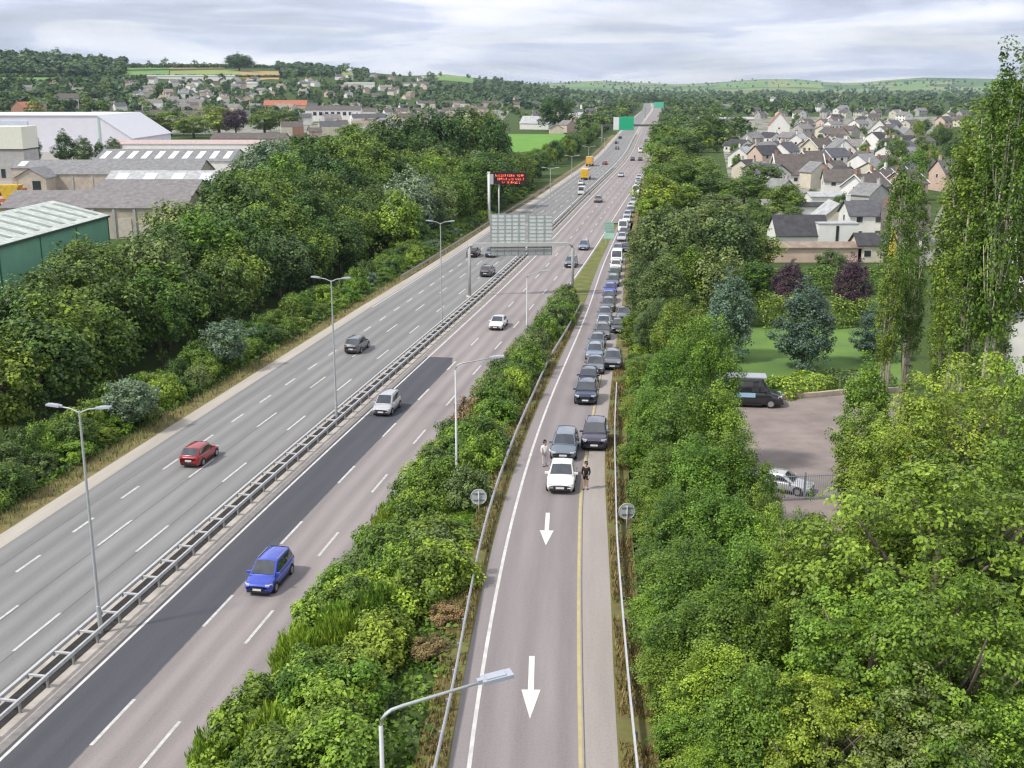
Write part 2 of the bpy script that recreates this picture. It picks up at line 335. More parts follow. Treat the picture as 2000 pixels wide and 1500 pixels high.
for k in range(2):    # upright willowy shrub
    rg = np.random.default_rng(80 + k); n = 7500; a = rg.uniform(0, 6.28, n); q = rg.uniform(0, 1, n) ** .5; h = rg.uniform(.05, 1, n) ** .8
    top = 10 * (1 - .45 * q ** 2) * (.8 + .2 * np.sin(a * 7 + q * 9))
    P = np.stack([np.cos(a) * q * 4.6 * (.6 + .5 * h), np.sin(a) * q * 4.6 * (.6 + .5 * h), h * top], 1)
    out = np.stack([np.cos(a), np.sin(a), .25 * np.ones(n)], 1)
    Nn = unit(out + rg.normal(size=(n, 3)) * .5); t = unit(np.stack([.25 * np.cos(a), .25 * np.sin(a), np.ones(n)], 1) + rg.normal(size=(n, 3)) * .2)
    b = unit(np.cross(Nn, t)); s = rg.uniform(.7, 1.6, n)[:, None]
    V = np.stack([P - t * s * .46, P - b * s * .11, P + t * s * .46, P + b * s * .11], 1).reshape(-1, 3)
    proto('willow', k, (V, np.repeat(np.clip(rg.uniform(0, 1, n) * .6 + h * .3, 0, 1), 4)), trunk_mb(5, .2, 80 + k, 6, 2))
FARM = [leaf_mesh('distant_tree', *crown(90 + k, 3.9, 4.3, 5.3, 26, 20, 1.35, rc=.34), LF['far'], trunk_mb(4, .3, k, 2)) for k in range(4)]
count = [0]
def plant(kind, name, x, y, h, wide, leaf, label, cat, group=None, z=None, rz=None):
    """one plant: an Empty at its foot > trunk, crown; the meshes are shared, the leaf colour is set on the object"""
    count[0] += 1; pr = PROTO[kind]; cm, tm = pr[count[0] % len(pr)]
    z = gz(x, y) if z is None else z
    r = empty(name, (x, y, z - .05), random.uniform(0, 6.28) if rz is None else rz, label, cat, group); s = h / 10
    r.scale = (s * wide, s * wide, s)
    c = ob('crown' if cat == 'tree' else 'foliage', cm, r); c.material_slots[0].link = 'OBJECT'; c.material_slots[0].material = LF[leaf]
    ob('trunk' if cat == 'tree' else 'stem', tm, r)
    return r
def plant_top(kind, name, px, py, D, radius, leaf, label, cat='tree', group=None):
    """stands at forward distance D in the direction of px; as tall as its top shows, crown RADIUS m"""
    zt = CAM_H
    u = (px - 1000) / FOC; v = (750 - py) / FOC
    dy = cP + v * sP; dz = -sP + v * cP; t = D / dy; zt = CAM_H + dz * t; x = u * t; z = gz(x, D); h = max(zt - z, 1.0)
    base = BASE[kind]
    return plant(kind, name, x, D, h, radius / (base * h / 10), leaf, label, cat, group)

# ------------------------------------------------------------------ the setting: ground, roads, markings
def axis_(a): return np.array(sorted(set(np.round(np.concatenate(a), 3))))
xs = axis_([np.arange(-80, 80.1, 2), np.arange(-640, 641, 20), np.arange(-6400, 6401, 160)])
ys = axis_([np.arange(-80, 220, 2.5), np.arange(220, 1000, 13), np.arange(1000, 3500, 60), np.arange(3500, 11001, 150)])
XX, YY = np.meshgrid(xs, ys); ZZ = ground(XX, YY); ny, nx = XX.shape
ii = np.arange(ny * nx).reshape(ny, nx)
GF = np.stack([ii[:-1, :-1], ii[:-1, 1:], ii[1:, 1:], ii[1:, :-1]], -1).reshape(-1, 4)
grass_ground = M('grass_ground', (.085, .135, .035), rough=.95, spec=.1, c2=(.045, .065, .022), scale=.18, detail=9)
t = grass_ground.node_tree; bs = t.nodes['Principled BSDF']; src = bs.inputs['Base Color'].links[0].from_socket
tcn = t.nodes.new('ShaderNodeTexCoord'); vo = t.nodes.new('ShaderNodeTexVoronoi'); vo.inputs['Scale'].default_value = .0042; t.links.new(tcn.outputs['Object'], vo.inputs['Vector'])
sx = t.nodes.new('ShaderNodeSeparateColor'); t.links.new(vo.outputs['Color'], sx.inputs[0]); fr = t.nodes.new('ShaderNodeValToRGB'); fr.color_ramp.interpolation = 'CONSTANT'; t.links.new(sx.outputs[0], fr.inputs[0])
fr.color_ramp.elements[0].color = (.11, .19, .07, 1); fr.color_ramp.elements[1].position = .75; fr.color_ramp.elements[1].color = (.26, .29, .12, 1)
for p_, c_ in ((.3, (.17, .26, .09)), (.5, (.09, .14, .06)), (.62, (.20, .27, .10))): q_ = fr.color_ramp.elements.new(p_); q_.color = (*c_, 1)
sy_ = t.nodes.new('ShaderNodeSeparateXYZ'); t.links.new(tcn.outputs['Object'], sy_.inputs[0]); mr_ = t.nodes.new('ShaderNodeMapRange'); mr_.inputs['From Min'].default_value = 3600; mr_.inputs['From Max'].default_value = 4200; t.links.new(sy_.outputs[1], mr_.inputs[0])
mm = t.nodes.new('ShaderNodeMix'); mm.data_type = 'RGBA'; t.links.new(mr_.outputs[0], mm.inputs[0]); t.links.new(src, mm.inputs[6]); t.links.new(fr.outputs[0], mm.inputs[7]); t.links.new(mm.outputs[2], bs.inputs['Base Color'])
gnd = ob('ground', mesh('ground', np.stack([XX, YY, ZZ], -1).reshape(-1, 3), GF.tolist(), [grass_ground], True)); tag(gnd, kind='structure')
def ysamp(a, b): 
    o = [a]
    while o[-1] < b: o.append(o[-1] + max(1.5, o[-1] * .02))
    o[-1] = b; return np.array(o)
def strip(name, fl, fr, z, m, a, b, kind='structure', nu=1, zf=None):
    """a ground sheet between two lines given as functions y -> (x, y)"""
    Y = ysamp(a, b); l = np.array(fl(Y)).T; r = np.array(fr(Y)).T; V = []; UV = []; Fc = []
    s = np.concatenate([[0], np.cumsum(np.hypot(*np.diff(l, axis=0).T))])
    for i in range(len(Y)):
        wd = np.hypot(*(r[i] - l[i]))
        for k in range(nu + 1):
            p = l[i] + (r[i] - l[i]) * k / nu; zz = (z + (float(zf(p[1])) if zf is not None else 0)); V.append((p[0], p[1], zz)); UV.append((wd * k / nu, s[i]))
    for i in range(len(Y) - 1):
        for k in range(nu):
            q = i * (nu + 1) + k; Fc.append((q, q + 1, q + nu + 2, q + nu + 1))
    o = ob(name, mesh(name, V, Fc, [m], True, uv=UV)); tag(o, kind=kind); return o
def offf(o_): return (lambda y: off(o_(y) if callable(o_) else o_, y))
def xf(f): return (lambda y: (f(y), y))
lefte = lambda y: np.interp(y, [60, 150, 240, 300, 900], [-15.5, -16.2, -15.7, -14.5, -13.8])
A_L = road_mat('asphalt_left', (.232, .231, .224)); A_R = road_mat('asphalt_right', (.285, .254, .247)); A_D = road_mat('asphalt_new', (.088, .090, .100), track=.04)
A_S = road_mat('asphalt_slip', (.262, .234, .231), track=.07); A_H = road_mat('asphalt_shoulder', (.345, .308, .282), track=.02)
strip('motorway', offf(lefte), offf(-3.1), 0, A_L, 24, 1900, nu=3)
strip('motorway', offf(-.75), offf(REDGE), 0, A_R, 24, 1900, nu=3)
CONC = M('median_concrete', (.44, .40, .35), rough=.9, var=.25, scale=.8, bump=.2)
strip('median_strip', offf(-3.1), offf(-.75), .0, CONC, 24, 1900)
strip('barrier_shade_strip', offf(-2.75), offf(-1.5), .005, M('barrier_shade_dark', (.035, .032, .030), rough=.95, var=.4, scale=2), 24, 420)  # shade between the barrier rails, painted as a dark strip on the concrete
strip('gutter', offf(-.75), offf(-.32), .004, M('gutter_grey', (.23, .215, .20), rough=.9, scale=2, var=.2), 24, 900)
strip('road_edge', offf(lambda y: lefte(y) - .1), offf(lambda y: lefte(y) + 1.3), .005, road_mat('edge_beige', (.42, .385, .33), track=.0, patch=.2), 24, 1300)
DRY = M('dry_verge', (.26, .20, .085), rough=.95, c2=(.11, .105, .035), scale=.9, detail=8)
strip('verge', offf(lambda y: lefte(y) - 2.6), offf(lambda y: lefte(y) - .05), .0, DRY, 24, 700)
# resurfaced dark lane
def patch_end(y): return y
Ypatch = 127
strip('resurfaced_lane', offf(-.30), offf(lambda y: np.where(y > 122, 2.75, 3.25)), .004, A_D, 24, 123.5)
# slip road
strip('slip_road', xf(ramp_left), xf(RY), .012, A_S, 20, 250, nu=2, zf=zr)
strip('slip_road', lambda y: (offx(REDGE, y) + .02, y), xf(lambda y: (ramp_right(y) + offx(REDGE, y)) / 2 + .0), .012, A_S, 250, 700)
strip('slip_shoulder', xf(RY), xf(ramp_right), .012, A_H, 20, 250, zf=zr)
strip('slip_shoulder', xf(lambda y: (ramp_right(y) + offx(REDGE, y)) / 2), xf(ramp_right), .012, A_H, 250, 700)
V1 = M('verge_grass', (.17, .19, .045), rough=.95, c2=(.14, .105, .05), scale=1.1, detail=8)
strip('verge', xf(lambda y: RL(y) - .9), xf(lambda y: RW(y) - .72), .006, V1, 20, 150, nu=2, zf=zr)
strip('verge', xf(ramp_right), xf(lambda y: np.maximum(RR(y) + .9, ramp_right(y) + .6)), .006, V1, 20, 110, nu=2, zf=zr)
strip('verge', xf(ramp_right), xf(lambda y: ramp_right(y) + 1.4), .006, DRY, 110, 420, zf=zr)
strip('verge', lambda y: (offx(REDGE, y) - .02, y), xf(ramp_left), .008, M('wedge_grass', (.21, .20, .05), rough=.95, c2=(.08, .115, .03), scale=.5, detail=8), 150, 247, zf=zr)

# painted markings, each line a sheet just above its road
PAINT = M('road_paint', (.80, .79, .74), rough=.7, var=.10, scale=1.2, c2=(.60, .585, .55), detail=8)
PAINT2 = M('worn_paint', (.66, .65, .62), rough=.8, var=.10, scale=2.5, c2=(.40, .395, .385), detail=8)
YPAINT = M('yellow_paint', (.56, .47, .20), rough=.7, c2=(.40, .345, .20), scale=1.2, detail=8)
def line(name, f, wd, a, b, m=PAINT, z=.009, zf=None, dash=None, phase=0.0):
    """f: y -> (x, y); dashed with (length, period)"""
    Y = ysamp(a, b) if dash is None else None; V, Fc = [], []
    yy = np.arange(a, b, .25); c = np.array(f(yy)).T; s = np.concatenate([[0], np.cumsum(np.hypot(*np.diff(c, axis=0).T))])
    def at(q): return np.array([np.interp(q, s, c[:, 0]), np.interp(q, s, c[:, 1])])
    runs = [(0, s[-1])] if dash is None else [(q, q + dash[0]) for q in np.arange(phase, s[-1] - dash[0], dash[1])]
    for q0, q1 in runs:
        n = max(1, int((q1 - q0) / (2.5 if q0 < 150 else 8)))
        b0 = len(V)
        for k in range(n + 1):
            q = q0 + (q1 - q0) * k / n; p = at(q); t = at(min(q + .5, s[-1])) - at(max(q - .5, 0)); t /= np.hypot(*t) + 1e-9; nn = np.array([t[1], -t[0]])
            for sg in (-1, 1):
                pp = p + nn * sg * wd / 2; V.append((pp[0], pp[1], z + (float(zf(pp[1])) if zf is not None else 0)))
        for k in range(n): Fc.append((b0 + 2 * k, b0 + 2 * k + 1, b0 + 2 * k + 3, b0 + 2 * k + 2))
    o = ob(name, mesh(name, V, Fc, [m])); tag(o, kind='structure'); return o
def ph(o_, a, ymark, period): # phase so that a dash starts at ymark
    yy = np.arange(a, ymark, .25); c = np.array(off(o_, yy)).T; return float(np.hypot(*np.diff(c, axis=0).T).sum() % period)
line('edge_line', offf(-.02), .17, 24, 900, m=M('edge_paint', (.72, .71, .67), rough=.7, scale=1.5, c2=(.48, .47, .44), detail=8))
line('edge_line', offf(-3.35), .13, 24, 900)
line('edge_line', offf(lambda y: lefte(y) + 1.55), .12, 150, 900)
line('lane_marking', offf(3.35), .18, 30, 700, m=PAINT2, dash=(4.1, 12.0), phase=ph(3.35, 30, 47.2, 12.0))
line('lane_marking', offf(6.42), .18, 30, 700, m=PAINT2, dash=(4.1, 12.0), phase=ph(6.42, 30, 45.6, 12.0))
line('lane_marking', offf(-5.35), .18, 30, 700, m=PAINT2, dash=(4.6, 13.6), phase=ph(-5.35, 30, 54.6, 13.6))
line('lane_marking', offf(-8.28), .18, 30, 700, m=PAINT2, dash=(4.6, 13.6), phase=ph(-8.28, 30, 55.2, 13.6))
line('lane_marking', offf(-11.1), .20, 30, 400, m=PAINT2, dash=(2.7, 6.6), phase=ph(-11.1, 30, 64, 6.6))
line('edge_line', xf(RW), .165, 20, 247, m=MATS['edge_paint'], z=.019, zf=zr)
line('edge_line', xf(RY), .15, 20, 120, m=YPAINT, z=.019, zf=zr)
line('edge_line', offf(REDGE - .35), .15, 150, 600)
SEAL = M('sealed_joint', (.135, .130, .126), rough=.9, var=.3, scale=2)
for o_, w_, a_, b_ in ((3.27, .06, 24, 123), (9.0, .05, 120, 400), (-5.25, .045, 30, 420), (-8.15, .05, 30, 420), (-12.6, .05, 30, 300), (-3.55, .05, 30, 300)): line('sealed_joint', offf(o_), w_, a_, b_, m=SEAL, z=.0065)
line('sealed_joint', xf(lambda y: RY(y) + .16), .05, 24, 118, m=SEAL, z=.0165, zf=zr)
def arrow(x, y, l, dx):
    hw, sw = .40, .125; d = np.array([dx, -1.0]); d /= np.hypot(*d); n = np.array([d[1], -d[0]])
    P = [(0, -sw), (l * .56, -sw), (l * .56, -hw), (l, 0), (l * .56, hw), (l * .56, sw), (0, sw)]
    V = [(x + d[0] * a + n[0] * b, y + d[1] * a + n[1] * b, .020 + float(zr(y + d[1] * a))) for a, b in P]
    tag(ob('arrow_marking', mesh('arrow_marking', V, [(0, 1, 5, 6), (1, 2, 3), (1, 3, 5), (3, 4, 5)], [PAINT])), kind='structure')
for (ax, ay), (bx, by) in (((1039, 1282), (1035, 1405)), ((1070, 1002), (1066, 1066))):
    p, q = GR(ax, ay), GR(bx, by); arrow(p[0], p[1], p[1] - q[1], (q[0] - p[0]) / (p[1] - q[1]))

# ------------------------------------------------------------------ median barrier, guard rails
GALV = M('galvanised_steel', (.52, .53, .53), rough=.55, metal=.25, var=.12, scale=3); GALVD = M('weathered_steel', (.30, .30, .29), rough=.6, metal=.2, var=.2, scale=2)
def rail_mesh(f, a, b, h, zf, prof):
    Y = ysamp(a, b); P = np.array(f(Y)).T; V, Fc = [], []; n = len(prof)
    for i in range(len(Y)):
        t = P[min(i + 1, len(P) - 1)] - P[max(i - 1, 0)]; t = t / np.hypot(*t); nn = np.array([t[1], -t[0]])
        for u, z in prof: V.append((P[i][0] + nn[0] * u, P[i][1] + nn[1] * u, h + z + (float(zf(P[i][1])) if zf is not None else 0)))
    for i in range(len(Y) - 1):
        for k in range(n): Fc.append((i * n + k, i * n + (k + 1) % n, (i + 1) * n + (k + 1) % n, (i + 1) * n + k))
    Fc += [tuple(range(n)), tuple((len(Y) - 1) * n + k for k in range(n))[::-1]]
    return V, Fc
BOXP = [(-.06, -.1), (.06, -.1), (.06, .1), (-.06, .1)]
def WP(s): return [(0, -.155), (s * .05, -.12), (s * .05, -.06), (0, -.02), (0, .02), (s * .05, .06), (s * .05, .12), (0, .155), (-s * .02, .155), (-s * .02, -.155)]
bar = empty('median_barrier', (*off(-1.85, np.array(48.0)), 0), 0, 'long double sided steel safety barrier with cross spacers along the motorway median', 'barrier')
inv = Matrix.Translation(-bar.location)
def under(o, p): o.parent = p; o.matrix_parent_inverse = Matrix.Translation(-p.location); return o
for o_ in (-1.38, -2.45):
    V, Fc = rail_mesh(offf(o_), 24, 1000, .66, None, BOXP); under(ob('rail', mesh('rail', V, Fc, [GALV])), bar)
def along(f, a, b, step):
    yy = np.arange(a, b, .25); c = np.array(f(yy)).T; s = np.concatenate([[0], np.cumsum(np.hypot(*np.diff(c, axis=0).T))])
    return [(float(np.interp(q, s, c[:, 0])), float(np.interp(q, s, c[:, 1]))) for q in np.arange(0, s[-1], step)]
pm = MB().box((0, 0, .30), (.10, .12, .62)).me('post', [GALVD]); spm = MB().box((0, 0, .66), (1.0, .14, .09)).box((-.49, 0, .55), (.06, .14, .2)).box((.49, 0, .55), (.06, .14, .2)).me('spacer', [GALV])
far = MB()
for i, (x, y) in enumerate(along(offf(-1.92), 30, 700, 2.4)):
    a = math.atan2(float(MC(y + 1) - MC(y - 1)) / 2, 1)
    if i < 64:
        under(ob('spacer', spm, None, (x, y, 0), -a), bar)
        for dx in (-.5, .5): 
            if i % 1 == 0 and dx > 0: under(ob('post', pm, None, (x + dx, y, 0), -a), bar)
    else:
        far.box((x, y, .62), (1.14, .14, .1), -a); far.box((x + .5, y, .28), (.1, .1, .6), -a)
fo = far.build('far_post', [GALVD]); under(fo, bar); fo['kind'] = 'stuff'
def guard_rail(f, a, b, side, label, end=None):
    p0 = f(np.array(a)); g = empty('guard_rail', (float(p0[0]), a, float(zr(a))), 0, label, 'guard rail', 'guard rails of the slip road')
    V, Fc = rail_mesh(f, a, b, .60, zr, WP(side)); under(ob('rail', mesh('rail', V, Fc, [GALV])), g)
    for i, (x, y) in enumerate(along(f, a + .5, b, 2.4)):
        if i < 90: under(ob('post', pm, None, (x - side * .10, y, float(zr(y)) - .02), 0), g)
guard_rail(xf(RL), 22, 152, 1, 'galvanised guard rail on the planted side of the slip road, beside the white edge line')
guard_rail(xf(RR), 22, 98, -1, 'galvanised guard rail along the hard shoulder of the slip road, ending at a post')

def verge_fence(name, f, a, b, h, label):
    p0 = f(np.array(a)); g = empty(name, (float(p0[0]), float(p0[1]), 0), 0, label, 'barrier')
    V, Fc = rail_mesh(f, a, b, h, None, [(-.04, -.15), (.04, -.15), (.04, .15), (-.04, .15)]); under(ob('rail', mesh('rail', V, Fc, [GALVD])), g)
    for i, (x, y) in enumerate(along(f, a, b, 4.8)):
        if i < 95: under(ob('post', pm, None, (x, y, -.05), 0), g)
verge_fence('verge_barrier', offf(lambda y: lefte(y) - .6), 172, 560, .6, 'dark weathered barrier on the far verge of the motorway below the wood')

# ------------------------------------------------------------------ lamp posts
STEEL = M('lamp_steel', (.46, .48, .48), rough=.5, metal=.2, var=.1, scale=2); HEADM = M('lamp_head_grey', (.42, .45, .50), rough=.45, var=.08); LENS = M('lamp_lens', (.62, .64, .62), rough=.25, var=.05); DARKP = M('dark_plastic', (.03, .03, .035), rough=.5)
def head_me():
    m = MB(); m.box((0, .33, .02), (.30, .66, .085)); m.box((0, .30, .075), (.22, .42, .03)); m.box((0, .02, .02), (.12, .24, .10)); return m.me('lamp_head', [HEADM])
HEADME = head_me(); LENSME = MB().box((0, .36, -.028), (.24, .5, .012)).me('lens', [LENS])
def lamp_head(parent, loc, rz, k=1.0, tilt=0.0):
    h = ob('lamp_head', HEADME, parent, loc); h.rotation_euler = (tilt, 0, rz); h.scale = (k, k, k); ob('lens', LENSME, h); return h
pole12 = MB().tube([(0, 0, -.1), (0, 0, 1.6), (0, 0, 1.62), (0, 0, 12.6)], [.125, .125, .095, .055], 10).me('pole', [STEEL])
armm = MB().tube([(0, 0, 12.5), (0, .5, 12.72), (0, 1.1, 12.8)], .04, 6).me('arm', [STEEL])
def lamp_double(x, y, label):
    g = empty('lamp_post', (x, y, 0), R(-9), label, 'street lamp', 'lamp posts in the median'); ob('pole', pole12, g)
    for s in (1, -1):
        a = ob('arm', armm, g); a.rotation_euler = (0, 0, -s * math.pi / 2); lamp_head(g, (s * 1.05, 0, 12.8), -s * math.pi / 2, 1.1, R(5))
for d, lab in ((59, 'tall twin armed lamp post in the median beside the dark resurfaced lane'), (100.5, 'twin armed lamp post in the median next to the dark car and the silver car'), (144, 'twin armed lamp post in the median just before the sign gantry'),
               (235, 'twin armed lamp post behind the sign gantry, next to the red message board'), (276, 'twin armed lamp post standing beyond the red message board'), (318, 'small far twin armed lamp post level with the yellow lorry'), (370, 'small far twin armed lamp post beyond the yellow lorry'), (430, 'tiny far twin armed lamp post before the green direction sign')):
    p = off(-1.92, np.array(float(d))) if d > 150 else G(*{59: (195, 1213), 100.5: (657, 806), 144: (863, 622)}[d], .7); lamp_double(float(p[0]), float(p[1]), lab)
def lamp_single(x, y, z, h, arm, az, label, base_h=None):
    g = empty('lamp_post', (x, y, z), 0, label, 'street lamp', 'lamp posts of the slip road')
    MB().tube([(0, 0, -.5), (0, 0, 1.4), (0, 0, 1.42), (0, 0, h - .35)], [.11, .11, .085, .055], 10).build('pole', STEEL, g, True)
    d = np.array([math.sin(az), math.cos(az)]); rise = .42
    P = [(0, 0, h - .36)] + [(d[0] * .45 * (1 - math.cos(k)), d[1] * .45 * (1 - math.cos(k)), h - .36 + .42 * math.sin(k)) for k in (.4, .8, 1.2)] + [(d[0] * .6, d[1] * .6, h + .1), (d[0] * arm, d[1] * arm, h + rise)]
    MB().tube(P, [.055, .052, .05, .048, .046, .04], 8).build('arm', STEEL, g, True)
    lamp_head(g, (d[0] * (arm - .05), d[1] * (arm - .05), h + rise), -az, 1.25, R(6)); return g
# nearest one: its foot is below the picture
def at_height(px, py, z): return G(px, py, z)
hx, hy = G(743, 1392, 13.6); tx, ty = G(945, 1332, 14.0)
lamp_single(hx, hy, gz(hx, hy), 13.6 - gz(hx, hy), math.hypot(tx - hx, ty - hy), math.atan2(tx - hx, ty - hy), 'nearest lamp post, its grey head reaching over the slip road rail')
x, y = G(893, 1000, 1.2); z = gz(x, y); bx, by = G(886, 703, 11.6)
lamp_single(x, y, z, 11.4 - z, 2.4, R(88), 'single armed lamp post in the planted strip opposite the dark patch end')
x, y = G(1029, 640, 1); lamp_single(x, y, gz(x, y), 7.4, 1.8, R(88), 'faint single armed lamp post in the bushes near the gantry leg')
for (px, py, z) in ((1385, 260, 9.5), (1870, 372, 9.0)):
    pass

# ------------------------------------------------------------------ gantries and signs
GPAINT = M('gantry_paint', (.50, .50, .48), rough=.5, metal=.1, var=.1); PANELB = M('sign_back', (.62, .65, .62), rough=.55, var=.10, scale=1.2); RIBM = M('sign_rib', (.36, .41, .38), rough=.5); WHITEP = M('white_paint', (.80, .80, .78), rough=.5, var=.04)
lx, ly = G(917, 580); rx_, ry_ = G(1118, 578)
gm = empty('sign_gantry', ((lx + rx_) / 2, (ly + ry_) / 2, 0), 0, 'grey portal gantry over the carriageway carrying two big sign panels seen from behind', 'gantry')
wd = (rx_ - lx); yaw = math.atan2(ry_ - ly, wd); gm.rotation_euler = (0, 0, yaw); hb = 7.35
for s in (-1, 1):
    MB().tube([(s * wd / 2, 0, -.2), (s * wd / 2, 0, hb - .6), (s * (wd / 2 - .15), 0, hb - .2), (s * (wd / 2 - .6), 0, hb)], .23, 10).box((s * wd / 2, 0, .05), (.9, .9, .3)).build('leg', GPAINT, gm, True)
MB().box((0, 0, hb), (wd - 1.0, .46, .52)).box((0, 0, hb - .6), (wd * .58, .3, .10)).build('beam', GPAINT, gm)
def sign_panel(x0, x1, z0, z1, ncol, nrow):
    m = MB(); m.box(((x0 + x1) / 2, .42, (z0 + z1) / 2), (x1 - x0, .05, z1 - z0))
    for k in range(nrow + 1): m.box(((x0 + x1) / 2, .37, z0 + (z1 - z0) * (k + .0) / nrow), (x1 - x0, .05, .045 if k % 3 else .09), mi=1)
    for k in range(ncol + 1): m.box((x0 + (x1 - x0) * k / ncol, .33, (z0 + z1) / 2), (.06 if k % 2 else .11, .06, z1 - z0), mi=1)
    m.build('sign_panel', [PANELB, RIBM], gm)
sc_ = 1.0 / (FOC / math.hypot(ly, CAM_H - hb))
def gx(px): return (px - (917 + 1118) / 2) * sc_
sign_panel(gx(958), gx(1026), hb - 1.55, hb + 4.25, 5, 11); sign_panel(gx(1031), gx(1078), hb - 1.55, hb + 4.1, 3, 11)
# red message board beside the far carriageway
vx, vy = offf(lambda y: lefte(y) - .9)(np.array(246.0)); vx, vy = float(vx), float(vy)
vm = empty('message_sign', (vx, vy, 0), R(-4), 'cantilever message board lit with red text lines on a pale pole', 'message sign')
hv = 11.0
MB().tube([(0, 0, -.2), (0, 0, hv)], .28, 10).box((0, 0, hv - .1), (.62, .62, .24)).build('pole', WHITEP, vm, True)
MB().tube([(2.1, .3, -.2), (2.1, .3, hv - 2.6)], .17, 8).build('support_post', GPAINT, vm, True)
MB().box((.62, -.1, hv - 1.5), (.75, .6, 2.1)).build('cabinet', M('cabinet_grey', (.42, .45, .46), rough=.5), vm)
bd = MB().box((4.55, 0, hv - 1.25), (6.9, .5, 2.5)).box((2.6, .1, hv - .3), (5, .25, .25)).build('display_board', M('display_black', (.030, .012, .012), rough=.5), vm)
def led(name, c, e):
    m = bpy.data.materials.new(name); m.use_nodes = True; b = m.node_tree.nodes['Principled BSDF']; b.inputs['Base Color'].default_value = (*c, 1); b.inputs['Emission Color'].default_value = (*c, 1); b.inputs['Emission Strength'].default_value = e; return m
LED1, LED2 = led('led_red', (.75, .05, .03), .9), led('led_amber', (.95, .30, .16), .9)
rdm = random.Random(5)
for row, (a, b) in enumerate(((1.5, 7.7), (1.8, 7.3), (2.9, 6.6))):
    m = MB(); xq = a
    while xq < b:
        wq = rdm.uniform(.22, .34)
        for k in range(3):
            for j in range(2):
                if rdm.random() < .78: m.box((xq + j * wq * .5, -.27, hv - .55 - row * .72 - k * .17), (wq * .46, .05, .13), mi=rdm.choice((0, 0, 1)))
        xq += wq + rdm.choice((.10, .10, .10, .32))
    m.build('text_line', [LED1, LED2], vm)
# far green direction sign on its own gantry
GREEN = M('sign_green', (.015, .42, .20), rough=.4, var=.06); SGREEN = M('sign_green_pale', (.12, .55, .36), rough=.4, var=.1)
D = 610.0; dxl = float(offx(-18, D)); dxr = float(offx(12, D))
gg = empty('direction_gantry', ((dxl + dxr) / 2, D, 0), 0, 'far dark gantry beam across the motorway with a bright green direction board', 'gantry')
for px_ in (dxl, dxr): MB().box((px_ - (dxl + dxr) / 2, 0, 4.6), (.6, .6, 9.4)).build('leg', GALVD, gg)
MB().box((0, 0, 8.6), (dxr - dxl, .7, 1.0)).build('beam', M('dark_gantry', (.10, .10, .10), rough=.6), gg)
def pxx(px, D): return (px - 1000) / FOC * (D * cP + 7)
x0, x1, x2 = [pxx(p, D) - (dxl + dxr) / 2 for p in (1197, 1208, 1237)]
MB().box(((x0 + x1) / 2, -.6, 9.6), (x1 - x0 - .1, .2, 6.4)).build('white_board', WHITEP, gg)
gb = MB().box(((x1 + x2) / 2, -.6, 9.6), (x2 - x1, .2, 6.9)).build('green_board', GREEN, gg)
m = MB(); rdm = random.Random(3)
m.box(((x1 + x2) / 2, -.72, 12.6), (x2 - x1 - .5, .04, .18)).box(((x1 + x2) / 2, -.72, 6.6), (x2 - x1 - .5, .04, .18)).box((x1 + .3, -.72, 9.6), (.16, .04, 6.0)).box((x2 - .3, -.72, 9.6), (.16, .04, 6.0))
m.build('border', SGREEN, gg)
D = 1050.0
fg = empty('direction_gantry', (pxx(1284, D), D, 0), 0, 'tiny pale green sign board above the vanishing end of the motorway', 'gantry')
for s in (-1, 1): MB().box((s * 11, 0, 5), (.6, .6, 10)).build('leg', GALVD, fg)
MB().box((0, 0, 9.6), (22, .6, .8)).build('beam', GPAINT, fg); MB().box((1, -.5, 11.5), (8.5, .2, 5.0)).build('sign_panel', SGREEN, fg)
# small green sign in the nose of the slip road, seen from behind
x, y = G(1189, 478); ng = empty('gore_sign', (x, y, -.05), R(-8), 'small two tier green backed sign on posts where the slip road leaves the motorway', 'road sign')
for s in (-.55, .55): MB().tube([(s, 0, 0), (s, 0, 4.3)], .05, 6).build('post', GALV, ng)
m = MB().box((0, -.08, 3.4), (1.75, .04, 1.8)); [m.box((0, -.12, 2.7 + k * .45), (1.75, .04, .06), mi=1) for k in range(4)]; m.build('sign_panel', [M('back_green', (.30, .50, .42), rough=.5), RIBM], ng)
MB().box((0, -.08, 1.75), (2.0, .04, 1.1)).build('lower_panel', M('back_green_light', (.38, .62, .52), rough=.5), ng)
# round speed signs seen from behind
SB = M('disc_back', (.50, .53, .53), rough=.5, var=.08)
def round_sign(px, py, D, label):
    u = (px - 1000) / FOC; v = (750 - py) / FOC; t = D / (cP + v * sP); x = u * t; zc = CAM_H + (-sP + v * cP) * t; g0 = gz(x, D)
    g = empty('speed_sign', (x, D, g0), R(4), label, 'road sign', 'round signs at the start of the slip road'); h = zc - g0
    MB().tube([(0, 0, -.3), (0, 0, h + .35)], .04, 8).build('post', GALV, g, True)
    m = MB(); n = 28
    for r0, r1, yy, mi in ((0, .47, .06, 0), (.40, .47, .0, 1)):
        pass
    m.prism([(.48 * math.cos(k * 2 * math.pi / n), h + .48 * math.sin(k * 2 * math.pi / n)) for k in range(n)], .05, .085)
    m.build('disc', SB, g)
    m = MB(); 
    for k in range(n): 
        a, b = k * 2 * math.pi / n, (k + 1) * 2 * math.pi / n; m.tube([(.47 * math.cos(a), .05, h + .47 * math.sin(a)), (.47 * math.cos(b), .05, h + .47 * math.sin(b))], .022, 5)
    m.build('rim', M('rim_grey', (.62, .63, .62), rough=.4), g)
    m = MB().box((0, .035, h + .2), (.62, .03, .06)).box((0, .035, h - .2), (.62, .03, .06)).box((0, .02, h + .2), (.14, .1, .1)).box((0, .02, h - .2), (.14, .1, .1)); m.build('bracket', M('bracket_dark', (.16, .17, .18), rough=.5), g)
